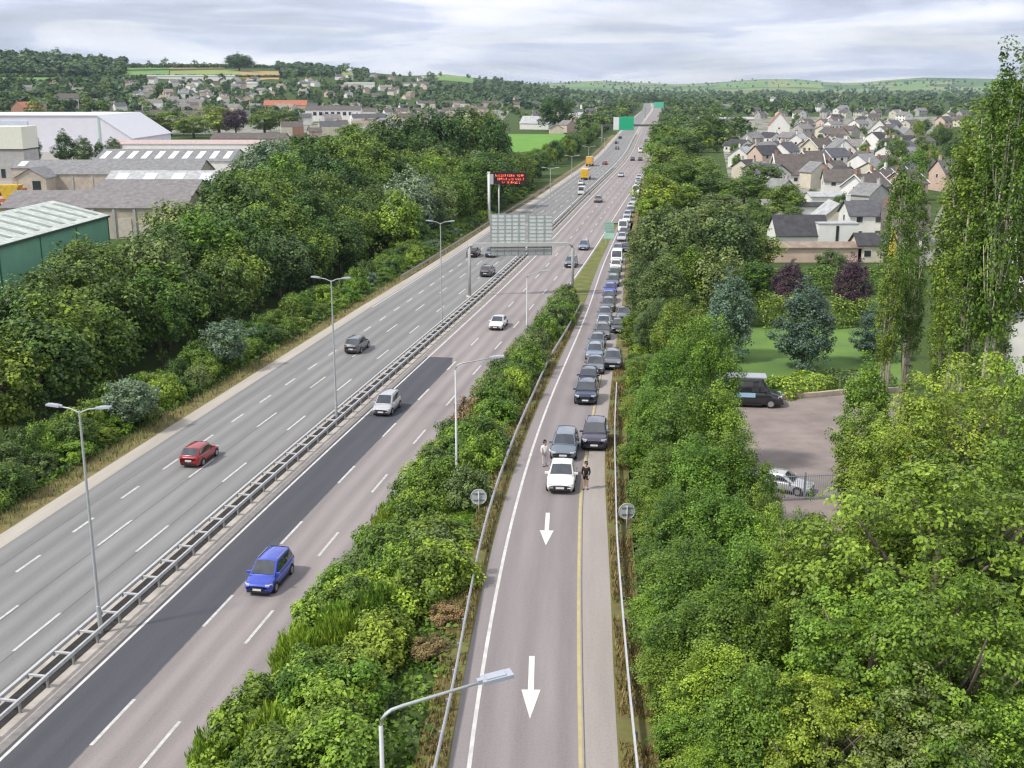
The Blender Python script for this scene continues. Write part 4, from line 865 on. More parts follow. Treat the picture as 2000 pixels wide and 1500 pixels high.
def house(name, x, y, z, rz, W, Dp, he, hr, wall, roof, label=None, group=None, detail=1, chim=1, cat='house', barge=False, lights=0, over=.35, kids=None, rd=random.Random(9)):
    """ridge along local x; he eave height, hr ridge height; detail 0: walls, roof, chimney; 1: with windows and door"""
    g = empty(name, (x, y, z), rz, label, cat, group); w, d = W / 2, Dp / 2
    m = MB(); P = [(-d, -1.5), (d, -1.5), (d, he), (0, hr - .12), (-d, he)]; n = 5
    V = [(-w, a, b) for a, b in P] + [(w, a, b) for a, b in P]; m.add(V, [tuple(range(n)), tuple(range(n, 2 * n))[::-1]] + [(k, n + k, n + (k + 1) % n, (k + 1) % n) for k in range(n)])
    m.build('wall', WM[wall], g)
    sl = (hr - he) / d; m = MB(); ov = over; t = .14
    for s in (-1, 1):
        A = [(s * (d + ov), he - sl * ov), (0, hr), (0, hr + t), (s * (d + ov), he - sl * ov + t)]
        V = [(-w - ov, a, b) for a, b in A] + [(w + ov, a, b) for a, b in A]; m.add(V, [(0, 1, 2, 3), (7, 6, 5, 4)] + [(k, 4 + k, 4 + (k + 1) % 4, (k + 1) % 4) for k in range(4)])
    ro_ = m.build('roof', RM[roof], g)
    for k in range(chim):
        cx = (-1 if k == 0 else 1) * (w - .5); MB().box((cx, 0, hr + .35), (.75, .55, 1.5)).box((cx, 0, hr + 1.12), (.85, .65, .1)).tube([(cx - .15, 0, hr + 1.1), (cx - .15, 0, hr + 1.45)], .11, 6).build('chimney', WM['brick'] if roof in ('brown', 'red') else WM[wall], ro_)
    if barge:
        for sx in (-1, 1):
            m = MB()
            for s in (-1, 1):
                A = [(s * (d + ov), he - sl * ov - .02), (0, hr - .02), (0, hr + t + .08), (s * (d + ov), he - sl * ov + t + .08)]
                V = [(sx * (w + ov + .02), a, b) for a, b in A] + [(sx * (w + ov + .32), a, b) for a, b in A]; m.add(V, [(0, 1, 2, 3), (7, 6, 5, 4)] + [(k, 4 + k, 4 + (k + 1) % 4, (k + 1) % 4) for k in range(4)])
            m.build('bargeboard', BARGE, ro_)
    if lights:
        a = math.atan(sl)
        for s in (-1,):
            for k in range(lights):
                cx = -w + W * (k + .5) / lights; o = MB().box((0, 0, 0), (W / lights * .42, d * .62, .05)).build('rooflight', ROOFL, ro_); o.location = (cx, s * d * .5, (he + hr) / 2 + t + .03); o.rotation_euler = (-s * -a if s > 0 else a, 0, 0)
    if detail:
        rows_ = [1.4] if he < 4 else [1.4, 4.1]
        def win(cx, cy, cz, ww, wh, side):
            if side == 'y': MB().box((cx, cy, cz), (ww + .16, .06, wh + .16)).build('window', FRAMEM, g); fo = g.children[-1] if False else None
        nw = max(2, int(W / 3.2))
        for sy in (-1, 1):
            for zz in rows_:
                for k in range(nw):
                    cx = -w + W * (k + .5) / nw
                    if zz == 1.4 and k == nw // 2 and sy < 0: MB().box((cx, sy * (d + .03), 1.05), (.95, .08, 2.1)).build('door', DOORM, g); continue
                    f = MB().box((cx, sy * (d + .02), zz + .1), (1.35, .06, 1.25)).build('window', FRAMEM, g); MB().box((cx, sy * (d + .055), zz + .1), (1.15, .02, 1.05)).build('pane', WINM, f)
        for sx in (-1, 1):
            zz = rows_[-1]
            f = MB().box((sx * (w + .02), 0, zz + .1), (.06, 1.1, 1.2)).build('window', FRAMEM, g); MB().box((sx * (w + .055), 0, zz + .1), (.02, .9, 1.0)).build('pane', WINM, f)
    return g
def X(px, D): return (px - 1000) / FOC * (D * cP + 7)
# industrial estate on the far side of the wood
def shed(px0, px1, D, dep, he, hr, wall, roof, label, lights=0, name='factory_shed', rz=0.0):
    x0, x1 = X(px0, D), X(px1, D); xc = (x0 + x1) / 2; 
    return house(name, xc, D, gz(xc, D), rz, x1 - x0, dep, he, hr, wall, roof, label, 'industrial sheds behind the wood', 0, 0, 'shed', lights=lights, over=.3)
s1 = shed(40, 385, 232, 16, 6.0, 8.6, 'tan', 'rust', 'long grey brown roofed shed next to the green shed, cream gable end showing', 0)
m_ = MB(); 
for k in range(9): MB().box((-16 + k * 4.0, -8.12, 3), (.5, .2, 6)).build('pier', WM['grey'], s1)
for k in range(3): MB().box((6 + k * 4, -8.06, 2.2), (2.6, .12, 3.6)).build('shutter_door', M('shutter_cream', (.58, .52, .44), rough=.6), s1)
shed(205, 398, 262, 17, 5.6, 8.4, 'tan', 'rust', 'second grey brown shed, stepped back behind the long front shed')
shed(225, 440, 292, 15, 5.6, 8.2, 'tan', 'light', 'pale roofed shed with four white rooflights in the middle of the sheds', 4)
s4 = shed(84, 405, 328, 18, 5.4, 8.6, 'tan', 'grey', 'dark grey roofed shed with cream front wall behind the little gabled house')
for k in range(6): MB().box((-22 + k * 5.4, -9.1, 2.7), (.35, .15, 5.4)).build('pier', WM['grey'], s4)
shed(210, 470, 384, 26, 5.5, 8.6, 'white', 'grey', 'large grey shed with a row of ten rooflights at the back of the sheds', 10)
shed(40, 175, 352, 12, 5.2, 7.0, 'tan', 'grey', 'low grey shed with white sloping rooflights beside the dark conifers', 4)
shed(232, 520, 492, 22, 5.5, 6.6, 'white', 'pinkish', 'long low pinkish white works building behind all the grey sheds')
shed(420, 560, 560, 16, 4.5, 6.8, 'pink', 'brown', 'low brown roofed hall between the pinkish works and the houses')
x = X(76, 316); hg = house('gabled_house', x, 316, gz(x, 316), R(90), 10, 8.4, 5.0, 7.4, 'tan', 'grey', 'small cream gabled building with one dark window between the sheds', None, 0, 0, 'building'); f = MB().box((-5.03, -1.6, 2.6), (.06, 2.2, 3.2)).build('window', WINM, hg)
# green shed
gs_ = empty('green_shed', (-76, 164, -.1), R(-3.5), 'dark green shed with a white ribbed roof of translucent strips beside the trees', 'shed', 'industrial sheds behind the wood')
m = MB(); P = [(-9, -1), (9, -1), (9, 8.5), (0, 10.7), (-9, 8.5)]; m.prism(P, -25, 24); m.build('wall', WM['green'], gs_)
m = MB()
for s in (-1, 1):
    A = [(s * 9.4, 8.42), (0, 10.75), (0, 10.9), (s * 9.4, 8.57)]; m.prism(A, -25.4, 24.4)
grf = m.build('roof', RM['sheet'], gs_); sl = math.atan(2.3 / 9.4)
DK = M('roof_strip_dark', (.27, .30, .27), rough=.7, var=.2)
for k in range(12):
    o = MB().box((0, 0, 0), (7.2, 1.15, .05)).build('roof_strip', DK, grf); o.location = (4.6, -23 + k * 4.1, 9.78); o.rotation_euler = (0, sl, 0)
MB().box((9.3, -.5, 8.45), (.35, 49, .32)).build('gutter', M('gutter_dark', (.05, .08, .06), rough=.6), gs_)
for k in range(5): MB().box((9.04, -24 + k * 12, 4), (.1, .2, 8.6)).build('cladding_joint', M('joint_green', (.05, .16, .10), rough=.6), gs_)
# white warehouse and block at the far edge of the estate
D = 520; xa, xb, xc_ = X(-160, D), X(195, D), X(259, D); m = MB(); m.prism([(xa, -1), (xc_, -1), (xc_, 5.8), (xb, 15.6), (xa, 15.6)], D, D + 60)
wh = empty('warehouse', (0, 0, 0), 0, 'big pale warehouse with one end of its roof sloping down, behind dark conifers', 'warehouse'); m.build('wall', WM['lav'], wh)
m = MB(); m.prism([(xc_ + .5, 5.6), (xb, 15.65), (xa, 15.65), (xa, 16.0), (xb + .1, 16.0), (xc_ + .6, 5.95)], D - .4, D + 60.4); m.build('roof', M('roof_white', (.66, .66, .69), rough=.6, var=.08), wh)
MB().box((X(197, D), D - .1, 7.4), (.8, .3, 15)).build('corner_strip', M('strip_green', (.42, .58, .50), rough=.5), wh)
MB().box((X(30, D), D - .12, 9.5), (13, .3, 8)).build('wall_panel', M('panel_blue', (.60, .66, .76), rough=.5), wh)
D = 372; xa, xb = X(-60, D), X(50, D); bl = empty('works_block', ((xa + xb) / 2, D, 0), 0, 'tall grey block with a cream upper storey at the edge of the works', 'building'); ww = xb - xa
MB().box((0, 6, 4), (ww, 12, 10)).build('lower_wall', WM['grey'], bl); MB().box((0, 6, 12.5), (ww + .3, 12.3, 7.2)).build('upper_wall', M('cladding_cream', (.74, .74, .62), rough=.5, var=.05), bl); MB().box((0, 6, 9.05), (ww + .5, 12.5, .35)).build('band', RM['dark'], bl)
for k in range(3): MB().box((ww / 2 - 3 - k * 4, -.05, 1.6), (1.3, .15, 2.8)).build('door', WINM, bl)
# orange and yellow machinery frame in the yard
xh = X(28, 238); hp = empty('loading_hopper', (xh, 238, 0), 0, 'orange and yellow steel hopper frame standing in the yard beside the long shed', 'machine')
YE, OR, DKM = M('hopper_yellow', (.62, .42, .05), var=.3), M('hopper_orange', (.55, .15, .05), var=.3), M('hopper_dark', (.08, .05, .04))
for sx in (-1, 1):
    for sy in (-1, 1): MB().box((sx * 2.1, sy * 1.4, 3), (.4, .4, 6)).build('leg', YE, hp)
MB().box((0, 0, 6.0), (4.9, 3.4, .5)).box((0, 0, 3.6), (4.5, 3.0, .3)).build('platform', OR, hp); MB().prism([(-2.2, 9.2), (2.2, 9.2), (1.0, 6.4), (-1.0, 6.4)], -1.3, 1.3).build('bin', YE, hp)
for s in (-1, 1): MB().box((s * 2.6, 0, 7.7), (.5, 2.4, 1.6)).build('motor', OR, hp)
MB().tube([(-2, -1.5, .3), (2, -1.5, 5.7)], .14, 6).tube([(2, -1.5, .3), (-2, -1.5, 5.7)], .14, 6).build('brace', DKM, hp)
MB().tube([(-2.2, -1.6, 9.2), (-2.2, -1.6, 10.3), (2.2, -1.6, 10.3), (2.2, -1.6, 9.2)], .06, 5).build('handrail', OR, hp)
YARD = M('yard_concrete', (.33, .31, .28), var=.2, scale=.3)
yv = [(*G(*p), .03) for p in ((-60, 470), (300, 440), (420, 400), (500, 300), (240, 268), (-60, 300))]; tag(ob('yard', mesh('yard', yv, [tuple(range(len(yv)))], [YARD])), kind='structure')

# houses of the estates; label parts
HN = [0]
def desc(wall, roof): return {'white': 'white', 'cream': 'cream', 'pink': 'pinkish', 'grey': 'grey', 'brick': 'red brick', 'stone': 'pale stone', 'tan': 'tan', 'lav': 'white'}[wall], {'slate': 'slate', 'brown': 'brown', 'dark': 'dark', 'red': 'red', 'grey': 'grey', 'tan': 'tan', 'light': 'pale', 'rust': 'rusty brown', 'sheet': 'pale', 'pinkish': 'pinkish'}[roof]
# named ones beyond the garden: px, D, turn, width, depth, eave, ridge, wall, roof, label, options
NEARH = [
 (1556, 211, 2, 9.2, 7.5, 2.9, 6.0, 'white', 'dark', 'white bungalow with dark front roof slope beside the blank white wall', dict(detail=0, chim=0)),
 (1683, 224, 0, 7.2, 8, 5.0, 7.4, 'white', 'slate', 'white two storey house with slate roof behind the small courtyard', dict(chim=1)),
 (1764, 216, -16, 8, 12.0, 2.4, 7.4, 'white', 'brown', 'house with a big brown roof and white gable behind the yellow board', dict(chim=1)),
 (1704, 196, 0, 6.4, 5.0, 3.0, 4.6, 'cream', 'dark', 'low cream extension with a strip of dark windows under the yellow board', dict(chim=0)),
 (1588, 196, 0, 15, 5.0, 2.5, 3.1, 'pink', 'tan', 'long low pinkish outbuilding behind the purple trees', dict(detail=0, chim=0)),
 (1626, 236, 88, 9, 6.5, 3.2, 6.0, 'cream', 'light', 'small cream gabled house with pale roof beside the courtyard', dict(chim=0)),
 (1556, 356, 2, 14.5, 11, 3.0, 8.6, 'white', 'brown', 'dormer bungalow with a wide dark brown roof and bright white gable', dict(detail=1, chim=1, barge=True)),
 (1640, 306, -8, 9, 8, 4.8, 7.6, 'white', 'brown', 'white house with brown roof between the dormer bungalow and the striped gables', dict()),
 (1612, 285, 2, 9, 7, 2.8, 3.6, 'white', 'light', 'flat pale roofed white annex in front of the dormer bungalow', dict(detail=0, chim=0)),
 (1690, 290, 40, 10, 8, 4.6, 7.6, 'white', 'brown', 'first brown roofed house with white bargeboards beside the poplar', dict(barge=True)),
 (1716, 303, 40, 9, 8, 4.6, 7.6, 'cream', 'brown', 'second brown roofed house with white bargeboards in the row', dict(barge=True)),
 (1742, 316, 40, 9, 8, 4.6, 7.6, 'white', 'slate', 'third house with white bargeboards in the row, slate roofed', dict(barge=True)),
 (1765, 300, 40, 9, 8, 4.6, 7.6, 'pink', 'brown', 'fourth house with white bargeboards, half behind the poplar', dict(barge=True)),
 (1520, 270, 3, 8, 5, 2.6, 3.2, 'white', 'grey', 'low white garage below the round green bush', dict(detail=0, chim=0)),
 (1590, 262, 5, 9, 5, 2.7, 3.3, 'white', 'dark', 'low white flat roofed garage beside the dense round tree', dict(detail=0, chim=0)),
 (1492, 420, 30, 9, 8, 5, 8, 'pink', 'dark', 'pinkish gabled house with dark roof next to the roadside trees', dict()),
 (1450, 430, 60, 9, 8, 4, 7, 'white', 'light', 'pale blue white house half hidden in the roadside trees', dict()),
 (1530, 440, 55, 9, 8, 5, 8, 'white', 'slate', 'white gabled house above the dormer bungalow', dict()),
 (1640, 452, 88, 12, 10, 4.6, 9, 'white', 'grey', 'white house with grey roof and broad gable among garden shrubs', dict()),
 (1598, 470, 35, 11, 9, 5, 8.4, 'cream', 'brown', 'cream house with brown roof and white verge in the middle of the estate', dict(barge=True)),
 (1560, 520, 60, 10, 8, 5, 8, 'white', 'light', 'house with pale blue grey roof between white gables', dict()),
 (1716, 640, 70, 14, 11, 5, 11, 'white', 'brown', 'brown roofed house with a tall white gable near the far trees', dict()),
 (1520, 700, 80, 14, 12, 6, 13, 'white', 'red', 'tall white gable with a dark red chimney at the far edge of the estate', dict(chim=1)),
 (1740, 520, 60, 11, 9, 5, 8.4, 'pink', 'brown', 'pinkish house with brown roof behind the white garages', dict()),
 (1860, 330, 10, 10, 9, 5.2, 8.6, 'pink', 'slate', 'pinkish house at the end of the street seen between the poplars', dict()),
]
for px, D, tz, W_, Dp, he, hr, wl, rf, lab, opt in NEARH:
    x = X(px, D); house('house', x, D, gz(x, D), R(tz), W_, Dp, he, hr, wl, rf, lab, 'houses beyond the garden', **({'detail': 1} | opt))
x = X(1636, 207); bw = empty('blank_building', (x, 207, 0), 0, 'blank bright white box building with one dark slot', 'building'); MB().box((0, 2, 1.6), (7.2, 4, 6.4)).build('wall', WM['white'], bw); MB().box((0, 2, 4.86), (7.4, 4.2, .16)).build('roof', RM['light'], bw); MB().box((-.2, -.04, 2.9), (.5, .1, 3.2)).build('window', WINM, bw)
x = X(1744, 190); yb = empty('yellow_board', (x, 190, 0), R(10), 'tall yellow tapering board standing upright against the brown roofed house', 'board'); MB().prism([(-.75, 0), (.75, 0), (.85, 2.6), (.55, 5.0), (.1, 5.9), (-.35, 5.9), (-.7, 4.6), (-.85, 2.2)], -.12, .12).build('board', M('yellow_board', (.80, .62, .08), var=.12, scale=2), yb); MB().box((0, .3, 1.5), (.12, .5, 3)).build('prop', GALVD, yb)
# white house at the edge of the garden and its grey roofed neighbour
x = X(2062, 118); house('house', x, 118, gz(x, 118), R(70), 10, 9.5, 6.2, 9.6, 'white', 'slate', 'tall white gable house beside the poplar stems at the picture edge', 'houses beyond the garden')
x = X(2075, 168); house('house', x, 168, gz(x, 168), R(6), 18, 16, 4.2, 9.8, 'white', 'slate', 'house with a very wide slate roof behind the biggest poplar', 'houses beyond the garden', detail=0)
x = X(1415, 800); house('warehouse', x, 800, 0, 0, 37, 18, 6.5, 7.6, 'stone', 'light', 'long pale hall with flat pale roof beyond the dark round tree', None, 0, 0, 'warehouse')
MB_ = None
# estate of small houses on the right, filling the ground between the named ones
placed = [(X(q[0], q[1]), q[1], 13) for q in NEARH] + [(X(1636, 207), 207, 11)]
rh = random.Random(21)
WLS = ['white', 'white', 'cream', 'grey', 'grey', 'stone', 'pink']; RFS = ['brown', 'brown', 'brown', 'slate', 'slate', 'dark', 'dark', 'rust', 'grey']
def scatter_houses(n, pxr, pyr, sep, name, group, where, wls, rfs, det=0, turn=None, size=(8, 11)):
    k = 0; tries = 0
    while k < n and tries < n * 40:
        tries += 1; px = rh.uniform(*pxr); py = rh.uniform(*pyr); q = on_ground(px, py)
        if q is None: continue
        x, y, z = q
        if any((x - a) ** 2 + (y - b) ** 2 < ((sep + c) / 2) ** 2 for a, b, c in placed): continue
        if abs(x - float(MC(min(y, 1900)))) < 32 and y < 1950: continue
        placed.append((x, y, sep)); wl, rf = rh.choice(wls), rh.choice(rfs); a, b = desc(wl, rf)
        two = rh.random() < .6; he = rh.uniform(4.8, 5.4) if two else rh.uniform(2.8, 3.4)
        house(name, x, y, z, R(rh.uniform(0, 180)) if turn is None else R(turn + rh.choice((0, 0, 90)) + rh.uniform(-6, 6)), rh.uniform(*size), rh.uniform(7, 8.6), he, he + rh.uniform(1.9, 2.8), wl, rf, f'{a} {"two storey house" if two else "bungalow"} with {b} roof {where}', group, det, rh.choice((0, 1, 1, 2)), barge=rh.random() < .15 and det > 0)
        k += 1
scatter_houses(30, (1440, 1800), (255, 345), 13, 'house', 'houses of the near estate beyond the garden', 'beyond the dormer bungalow', WLS, RFS, 1, 35)
scatter_houses(26, (1440, 1790), (262, 420), 8.5, 'outbuilding', 'garages and annexes of the near estate', 'beyond the blank white building', ['white', 'white', 'cream', 'grey'], ['brown', 'grey', 'slate', 'dark'], 0, 35, (4.5, 7))
scatter_houses(36, (1380, 1900), (212, 256), 17, 'house', 'houses of the estate below the far trees', 'below the far dark trees', WLS, RFS, 1, 30)
# terraces across the wood: rows of joined houses
rt = random.Random(33)
for py, a, b, tz, dx in ((266, 560, 760, 14, 0), (254, 250, 420, -22, 0), (246, 640, 900, 24, 0), (240, 190, 470, 18, 0), (230, 700, 930, -10, 0), (222, 440, 560, -26, 0), (213, 280, 420, 8, 0), (212, 820, 960, 14, 0)):
    px = a
    while px < b:
        q = on_ground(px, py + (px - a) * (-.012)); nh = rt.choice((2, 2, 3, 4)); x, y, z = q
        wl, rf = rt.choice(['cream', 'pink', 'white', 'grey', 'stone', 'brick']), rt.choice(['brown', 'brown', 'rust', 'tan', 'slate']); aw, rw = desc(wl, rf); wd_ = 6.4
        for k in range(nh):
            ax, ay = x + math.cos(R(tz)) * (wd_ + .05) * k, y + math.sin(R(tz)) * (wd_ + .05) * k
            placed.append((ax, ay, 6)); zz = max(gz(ax, ay), z - .4)
            house('terraced_house', ax, ay, zz, R(tz), wd_, 8.5, 5.2, 8.3, wl if rt.random() < .7 else rt.choice(['white', 'cream']), rf, f'{rw} roofed terraced house in the rows across the wood', 'terraced houses in rows across the wood', 0, 1 if k % 2 == 0 else 0, over=.0)
        px += nh * wd_ * FOC / y + rt.uniform(8, 36)
scatter_houses(40, (560, 960), (208, 268), 11, 'terraced_house', 'turned houses among the rows across the wood', 'turned to its row across the wood', ['white', 'cream', 'pink', 'stone'], ['brown', 'brown', 'rust', 'slate', 'tan'], 0, 20, (6, 9))
scatter_houses(16, (190, 480), (208, 262), 11, 'terraced_house', 'turned houses among the rows across the wood', 'turned to its row across the wood', ['white', 'cream', 'pink', 'stone'], ['brown', 'brown', 'rust', 'slate', 'tan'], 0, 20, (6, 9))
scatter_houses(46, (270, 520), (160, 205), 15, 'house', 'houses on the hillside below the golden field', 'below the golden field', ['white', 'cream', 'pink', 'white', 'stone'], ['brown', 'tan', 'rust', 'slate', 'grey'], 0)
scatter_houses(34, (520, 860), (150, 200), 18, 'house', 'houses along the slope beyond the school', 'on the slope beyond the school', ['white', 'white', 'cream', 'pink'], ['brown', 'tan', 'slate', 'rust'], 0)
scatter_houses(16, (20, 280), (170, 222), 18, 'house', 'houses under the wooded hill', 'under the wooded hill', ['white', 'pink', 'brick'], ['brown', 'red', 'rust', 'slate'], 0)
scatter_houses(22, (980, 1200), (196, 262), 16, 'house', 'houses by the park beside the motorway', 'by the park beside the motorway', ['white', 'cream', 'pink'], ['brown', 'slate', 'light', 'rust'], 0)
scatter_houses(30, (1100, 1690), (179, 208), 26, 'house', 'distant houses near the skyline', 'near the skyline trees', ['white', 'white', 'cream'], ['brown', 'slate', 'grey'], 0)
def big(px, py, wpx, Dp, he, hr, wall, roof, label, tz=0, chim=0):
    x, y, z = on_ground(px, py); return house('large_building', x, y + Dp / 2, z, R(tz), wpx * y / FOC, Dp, he, hr, wall, roof, label, None, 0, chim, 'building')
big(556, 222, 80, 16, 7, 11, 'pink', 'red', 'long building with a bright orange red roof among the terraces', 3, 1)
sb = big(650, 238, 105, 18, 9, 12, 'white', 'brown', 'large white school block with dark windows beside the orange red roof', 2, 2)
for k in range(7): MB().box((-14 + k * 4.6, -9.06, 6.2), (2.6, .1, 2.6)).build('window', WINM, sb)
big(372, 156, 165, 10, 4.5, 5.6, 'white', 'light', 'very long low white building in front of the golden field')
big(700, 171, 60, 10, 5, 6.5, 'white', 'light', 'long white block on the slope, first of two'); big(800, 169, 70, 10, 5, 7, 'white', 'brown', 'long white block with brown roof on the slope beside the green field')
big(478, 172, 45, 12, 5, 7, 'white', 'light', 'bright white low hall beside the hillside houses'); big(130, 212, 36, 12, 8, 12, 'white', 'brown', 'white villa with brown roof above the pale warehouse', 20, 1)
big(45, 226, 40, 14, 6, 10, 'brick', 'red', 'red brick gabled house above the pale warehouse', 60, 1); big(1050, 253, 58, 14, 4, 8.5, 'white', 'light', 'white house with wide pale roof at the end of the green park', -20, 0)
big(218, 133, 26, 12, 6, 10, 'white', 'brown', 'white farmhouse alone on the ridge', 20, 1)
# garden: car park, kerb wall, lawn, railing, van and car
cpk = [(*G(*p), .02) for p in ((1330, 905), (1390, 820), (1425, 790), (1530, 782), (1660, 771), (1760, 768), (1790, 840), (1760, 980), (1600, 1080), (1420, 1080))]
tag(ob('car_park', mesh('car_park', cpk, [tuple(range(len(cpk)))], [M('gravel_tarmac', (.27, .225, .205), rough=.95, var=.22, scale=.35, detail=10)])), kind='structure')
kb = MB(); pts = [G(*p) for p in ((1520, 781), (1560, 778), (1600, 775), (1640, 771), (1700, 768), (1760, 766))]
for (ax, ay), (bx, by) in zip(pts, pts[1:]): kb.box(((ax + bx) / 2, (ay + by) / 2 + .15, .2), (math.hypot(bx - ax, by - ay) + .02, .35, .5), math.atan2(by - ay, bx - ax))
tag(kb.build('kerb_wall', M('kerb_stone', (.50, .42, .33), var=.15)), 'low pale stone wall curving along the back of the car park', 'wall')
lw = [(*G(*p), .03) for p in ((1440, 776), (1760, 764), (1760, 640), (1440, 640))]; tag(ob('lawn', mesh('lawn', lw, [(0, 1, 2, 3)], [M('lawn_green', (.16, .27, .045), rough=.95, c2=(.085, .165, .045), scale=.16, detail=8)])), kind='structure')
st = [(*G(*p), .03) for p in ((1790, 520), (1850, 520), (1858, 440), (1868, 400), (1862, 380), (1850, 385), (1830, 420))]; tag(ob('street', mesh('street', st, [tuple(range(len(st)))], [M('street_grey', (.24, .23, .215), var=.15, scale=.3)])), kind='structure')
pf = [(*G(*p), .04) for p in ((975, 300), (1090, 292), (1105, 262), (985, 262))]; tag(ob('park_lawn', mesh('park_lawn', pf, [(0, 1, 2, 3)], [M('park_green', (.13, .29, .035), rough=.95, var=.15, scale=.1)])), kind='structure')
def drape(name, P, m, n=24, dz=.06):
    a = np.array([on_ground(*p) for p in P]); V = []
    for i in range(n + 1):
        for j in range(n + 1):
            u, v = i / n, j / n; p = (1 - u) * (1 - v) * a[0] + u * (1 - v) * a[1] + u * v * a[2] + (1 - u) * v * a[3]; V.append((p[0], p[1], gz(p[0], p[1]) + dz))
    tag(ob(name, mesh(name, V, [(i * (n + 1) + j, (i + 1) * (n + 1) + j, (i + 1) * (n + 1) + j + 1, i * (n + 1) + j + 1) for i in range(n) for j in range(n)], [m])), kind='structure')
PAVE = M('estate_paving', (.30, .28, .255), rough=.95, c2=(.09, .13, .04), scale=.09, detail=7)
PAVE.node_tree.nodes['Color Ramp'].color_ramp.elements[0].position = .44; PAVE.node_tree.nodes['Color Ramp'].color_ramp.elements[1].position = .52
drape('estate_paving', [(1440, 440), (1790, 440), (1830, 228), (1400, 228)], PAVE); drape('estate_paving', [(330, 262), (960, 262), (1000, 212), (260, 212)], PAVE, dz=.25)
# fields on the hill
FG, FY, FP = M('field_green', (.15, .27, .07), rough=1, var=.15, scale=.02), M('field_gold', (.40, .29, .12), rough=1, var=.18, scale=.02), M('field_pale', (.24, .30, .09), rough=1, var=.15, scale=.02)
def field(P, m):
    Q = []; V = []; n = 6
    for px, py in P:
        while on_ground(px, py) is None: py += .5
        Q.append(on_ground(px, py))
    a = np.array(Q)
    for i in range(n + 1):
        for j in range(n + 1):
            u, v = i / n, j / n; p = (1 - u) * (1 - v) * a[0] + u * (1 - v) * a[1] + u * v * a[2] + (1 - u) * v * a[3]; V.append((p[0], p[1], gz(p[0], p[1]) + .5))
    tag(ob('field', mesh('field', V, [(i * (n + 1) + j, (i + 1) * (n + 1) + j, (i + 1) * (n + 1) + j + 1, i * (n + 1) + j + 1) for i in range(n) for j in range(n)], [m])), kind='structure')
FIELDS = [([(245, 149), (330, 147), (330, 138), (245, 140)], FG), ([(332, 152), (470, 152), (470, 137), (332, 139)], FP), ([(440, 153), (545, 156), (548, 140), (440, 138)], FY), ([(478, 160), (530, 155), (528, 143), (486, 148)], FY), ([(0, 160), (120, 160), (120, 152), (0, 152)], FG), ([(330, 135), (440, 134), (440, 131), (330, 132)], FY),
          ([(668, 150), (690, 152), (690, 139), (670, 138)], FP), ([(855, 158), (925, 163), (925, 152), (858, 148)], FG), ([(850, 152), (905, 154), (905, 148), (855, 146)], FP), ([(245, 137), (330, 135), (330, 131), (245, 132)], FG),
          ([(1390, 172), (1500, 171), (1490, 160), (1410, 164)], FG), ([(1500, 171), (1610, 172), (1600, 163), (1500, 160)], FP), ([(1110, 171), (1190, 171), (1180, 163), (1120, 164)], FG), ([(1560, 163), (1600, 165), (1590, 159), (1540, 158)], FG), ([(1740, 172), (1820, 172), (1810, 160), (1750, 160)], FG)]
for P, m in FIELDS: field(P, m)
# black railing by the car park
p0, p1 = G(1505, 980), G(1700, 972); rl = empty('railing', (*p0, 0), math.atan2(p1[1] - p0[1], p1[0] - p0[0]), 'grey vertical bar railing and gate at the near edge of the car park', 'railing'); ln = math.hypot(p1[0] - p0[0], p1[1] - p0[1])
RLM = M('railing_grey', (.30, .33, .38), rough=.5); m = MB()
for k in range(int(ln / .16)): m.box((k * .16, 0, 1.0), (.03, .03, 2.0))
m.build('bar_grille', RLM, rl); MB().box((ln / 2, 0, 1.85), (ln, .05, .06)).box((ln / 2, 0, .2), (ln, .05, .06)).build('rail', RLM, rl)
for k in range(4): MB().box((ln * k / 3, .06, 1.05), (.1, .1, 2.2)).build('post', RLM, rl)
# minibus and silver car on the car park
x, y = G(1478, 797); va = car('van', 'minibus', x - .8, y + 1.2, .03, R(83), 'black', 'black minibus with a pale blue side panel parked against the garden bank', 'minibus')
MB().box((-1.02, .1, 1.0), (.03, 1.4, .34)).build('side_panel', M('panel_paleblue', (.35, .58, .75), rough=.4), va); MB().box((1.02, .1, 1.0), (.03, 1.4, .34)).build('side_panel', M('panel_paleblue', (.35, .58, .75)), va)
va.scale = (1.2, 1.25, 1.22); MB().box((0, .3, 2.27), (1.5, 3.4, .10)).build('roof_panel', M('roof_silver', (.42, .44, .47), rough=.3, metal=.3), va)
x, y = G(1528, 962); car('sedan', 'car', x, y + .6, .03, R(62), 'silver', 'silver car behind the railing, half hidden by leaves at the car park edge')
#@@PART5
# ------------------------------------------------------------------ vegetation
rv = random.Random(77)
tint = {'mid': 'mid green', 'dark': 'dark green', 'bright': 'bright green', 'lime': 'yellow green', 'olive': 'olive green', 'silver': 'silvery green', 'rust': 'brownish', 'blue': 'blue green'}
def pick(*w_): 
    t = rv.random() * sum(b for _, b in w_)
    for a, b in w_:
        t -= b
        if t <= 0: return a
    return w_[-1][0]
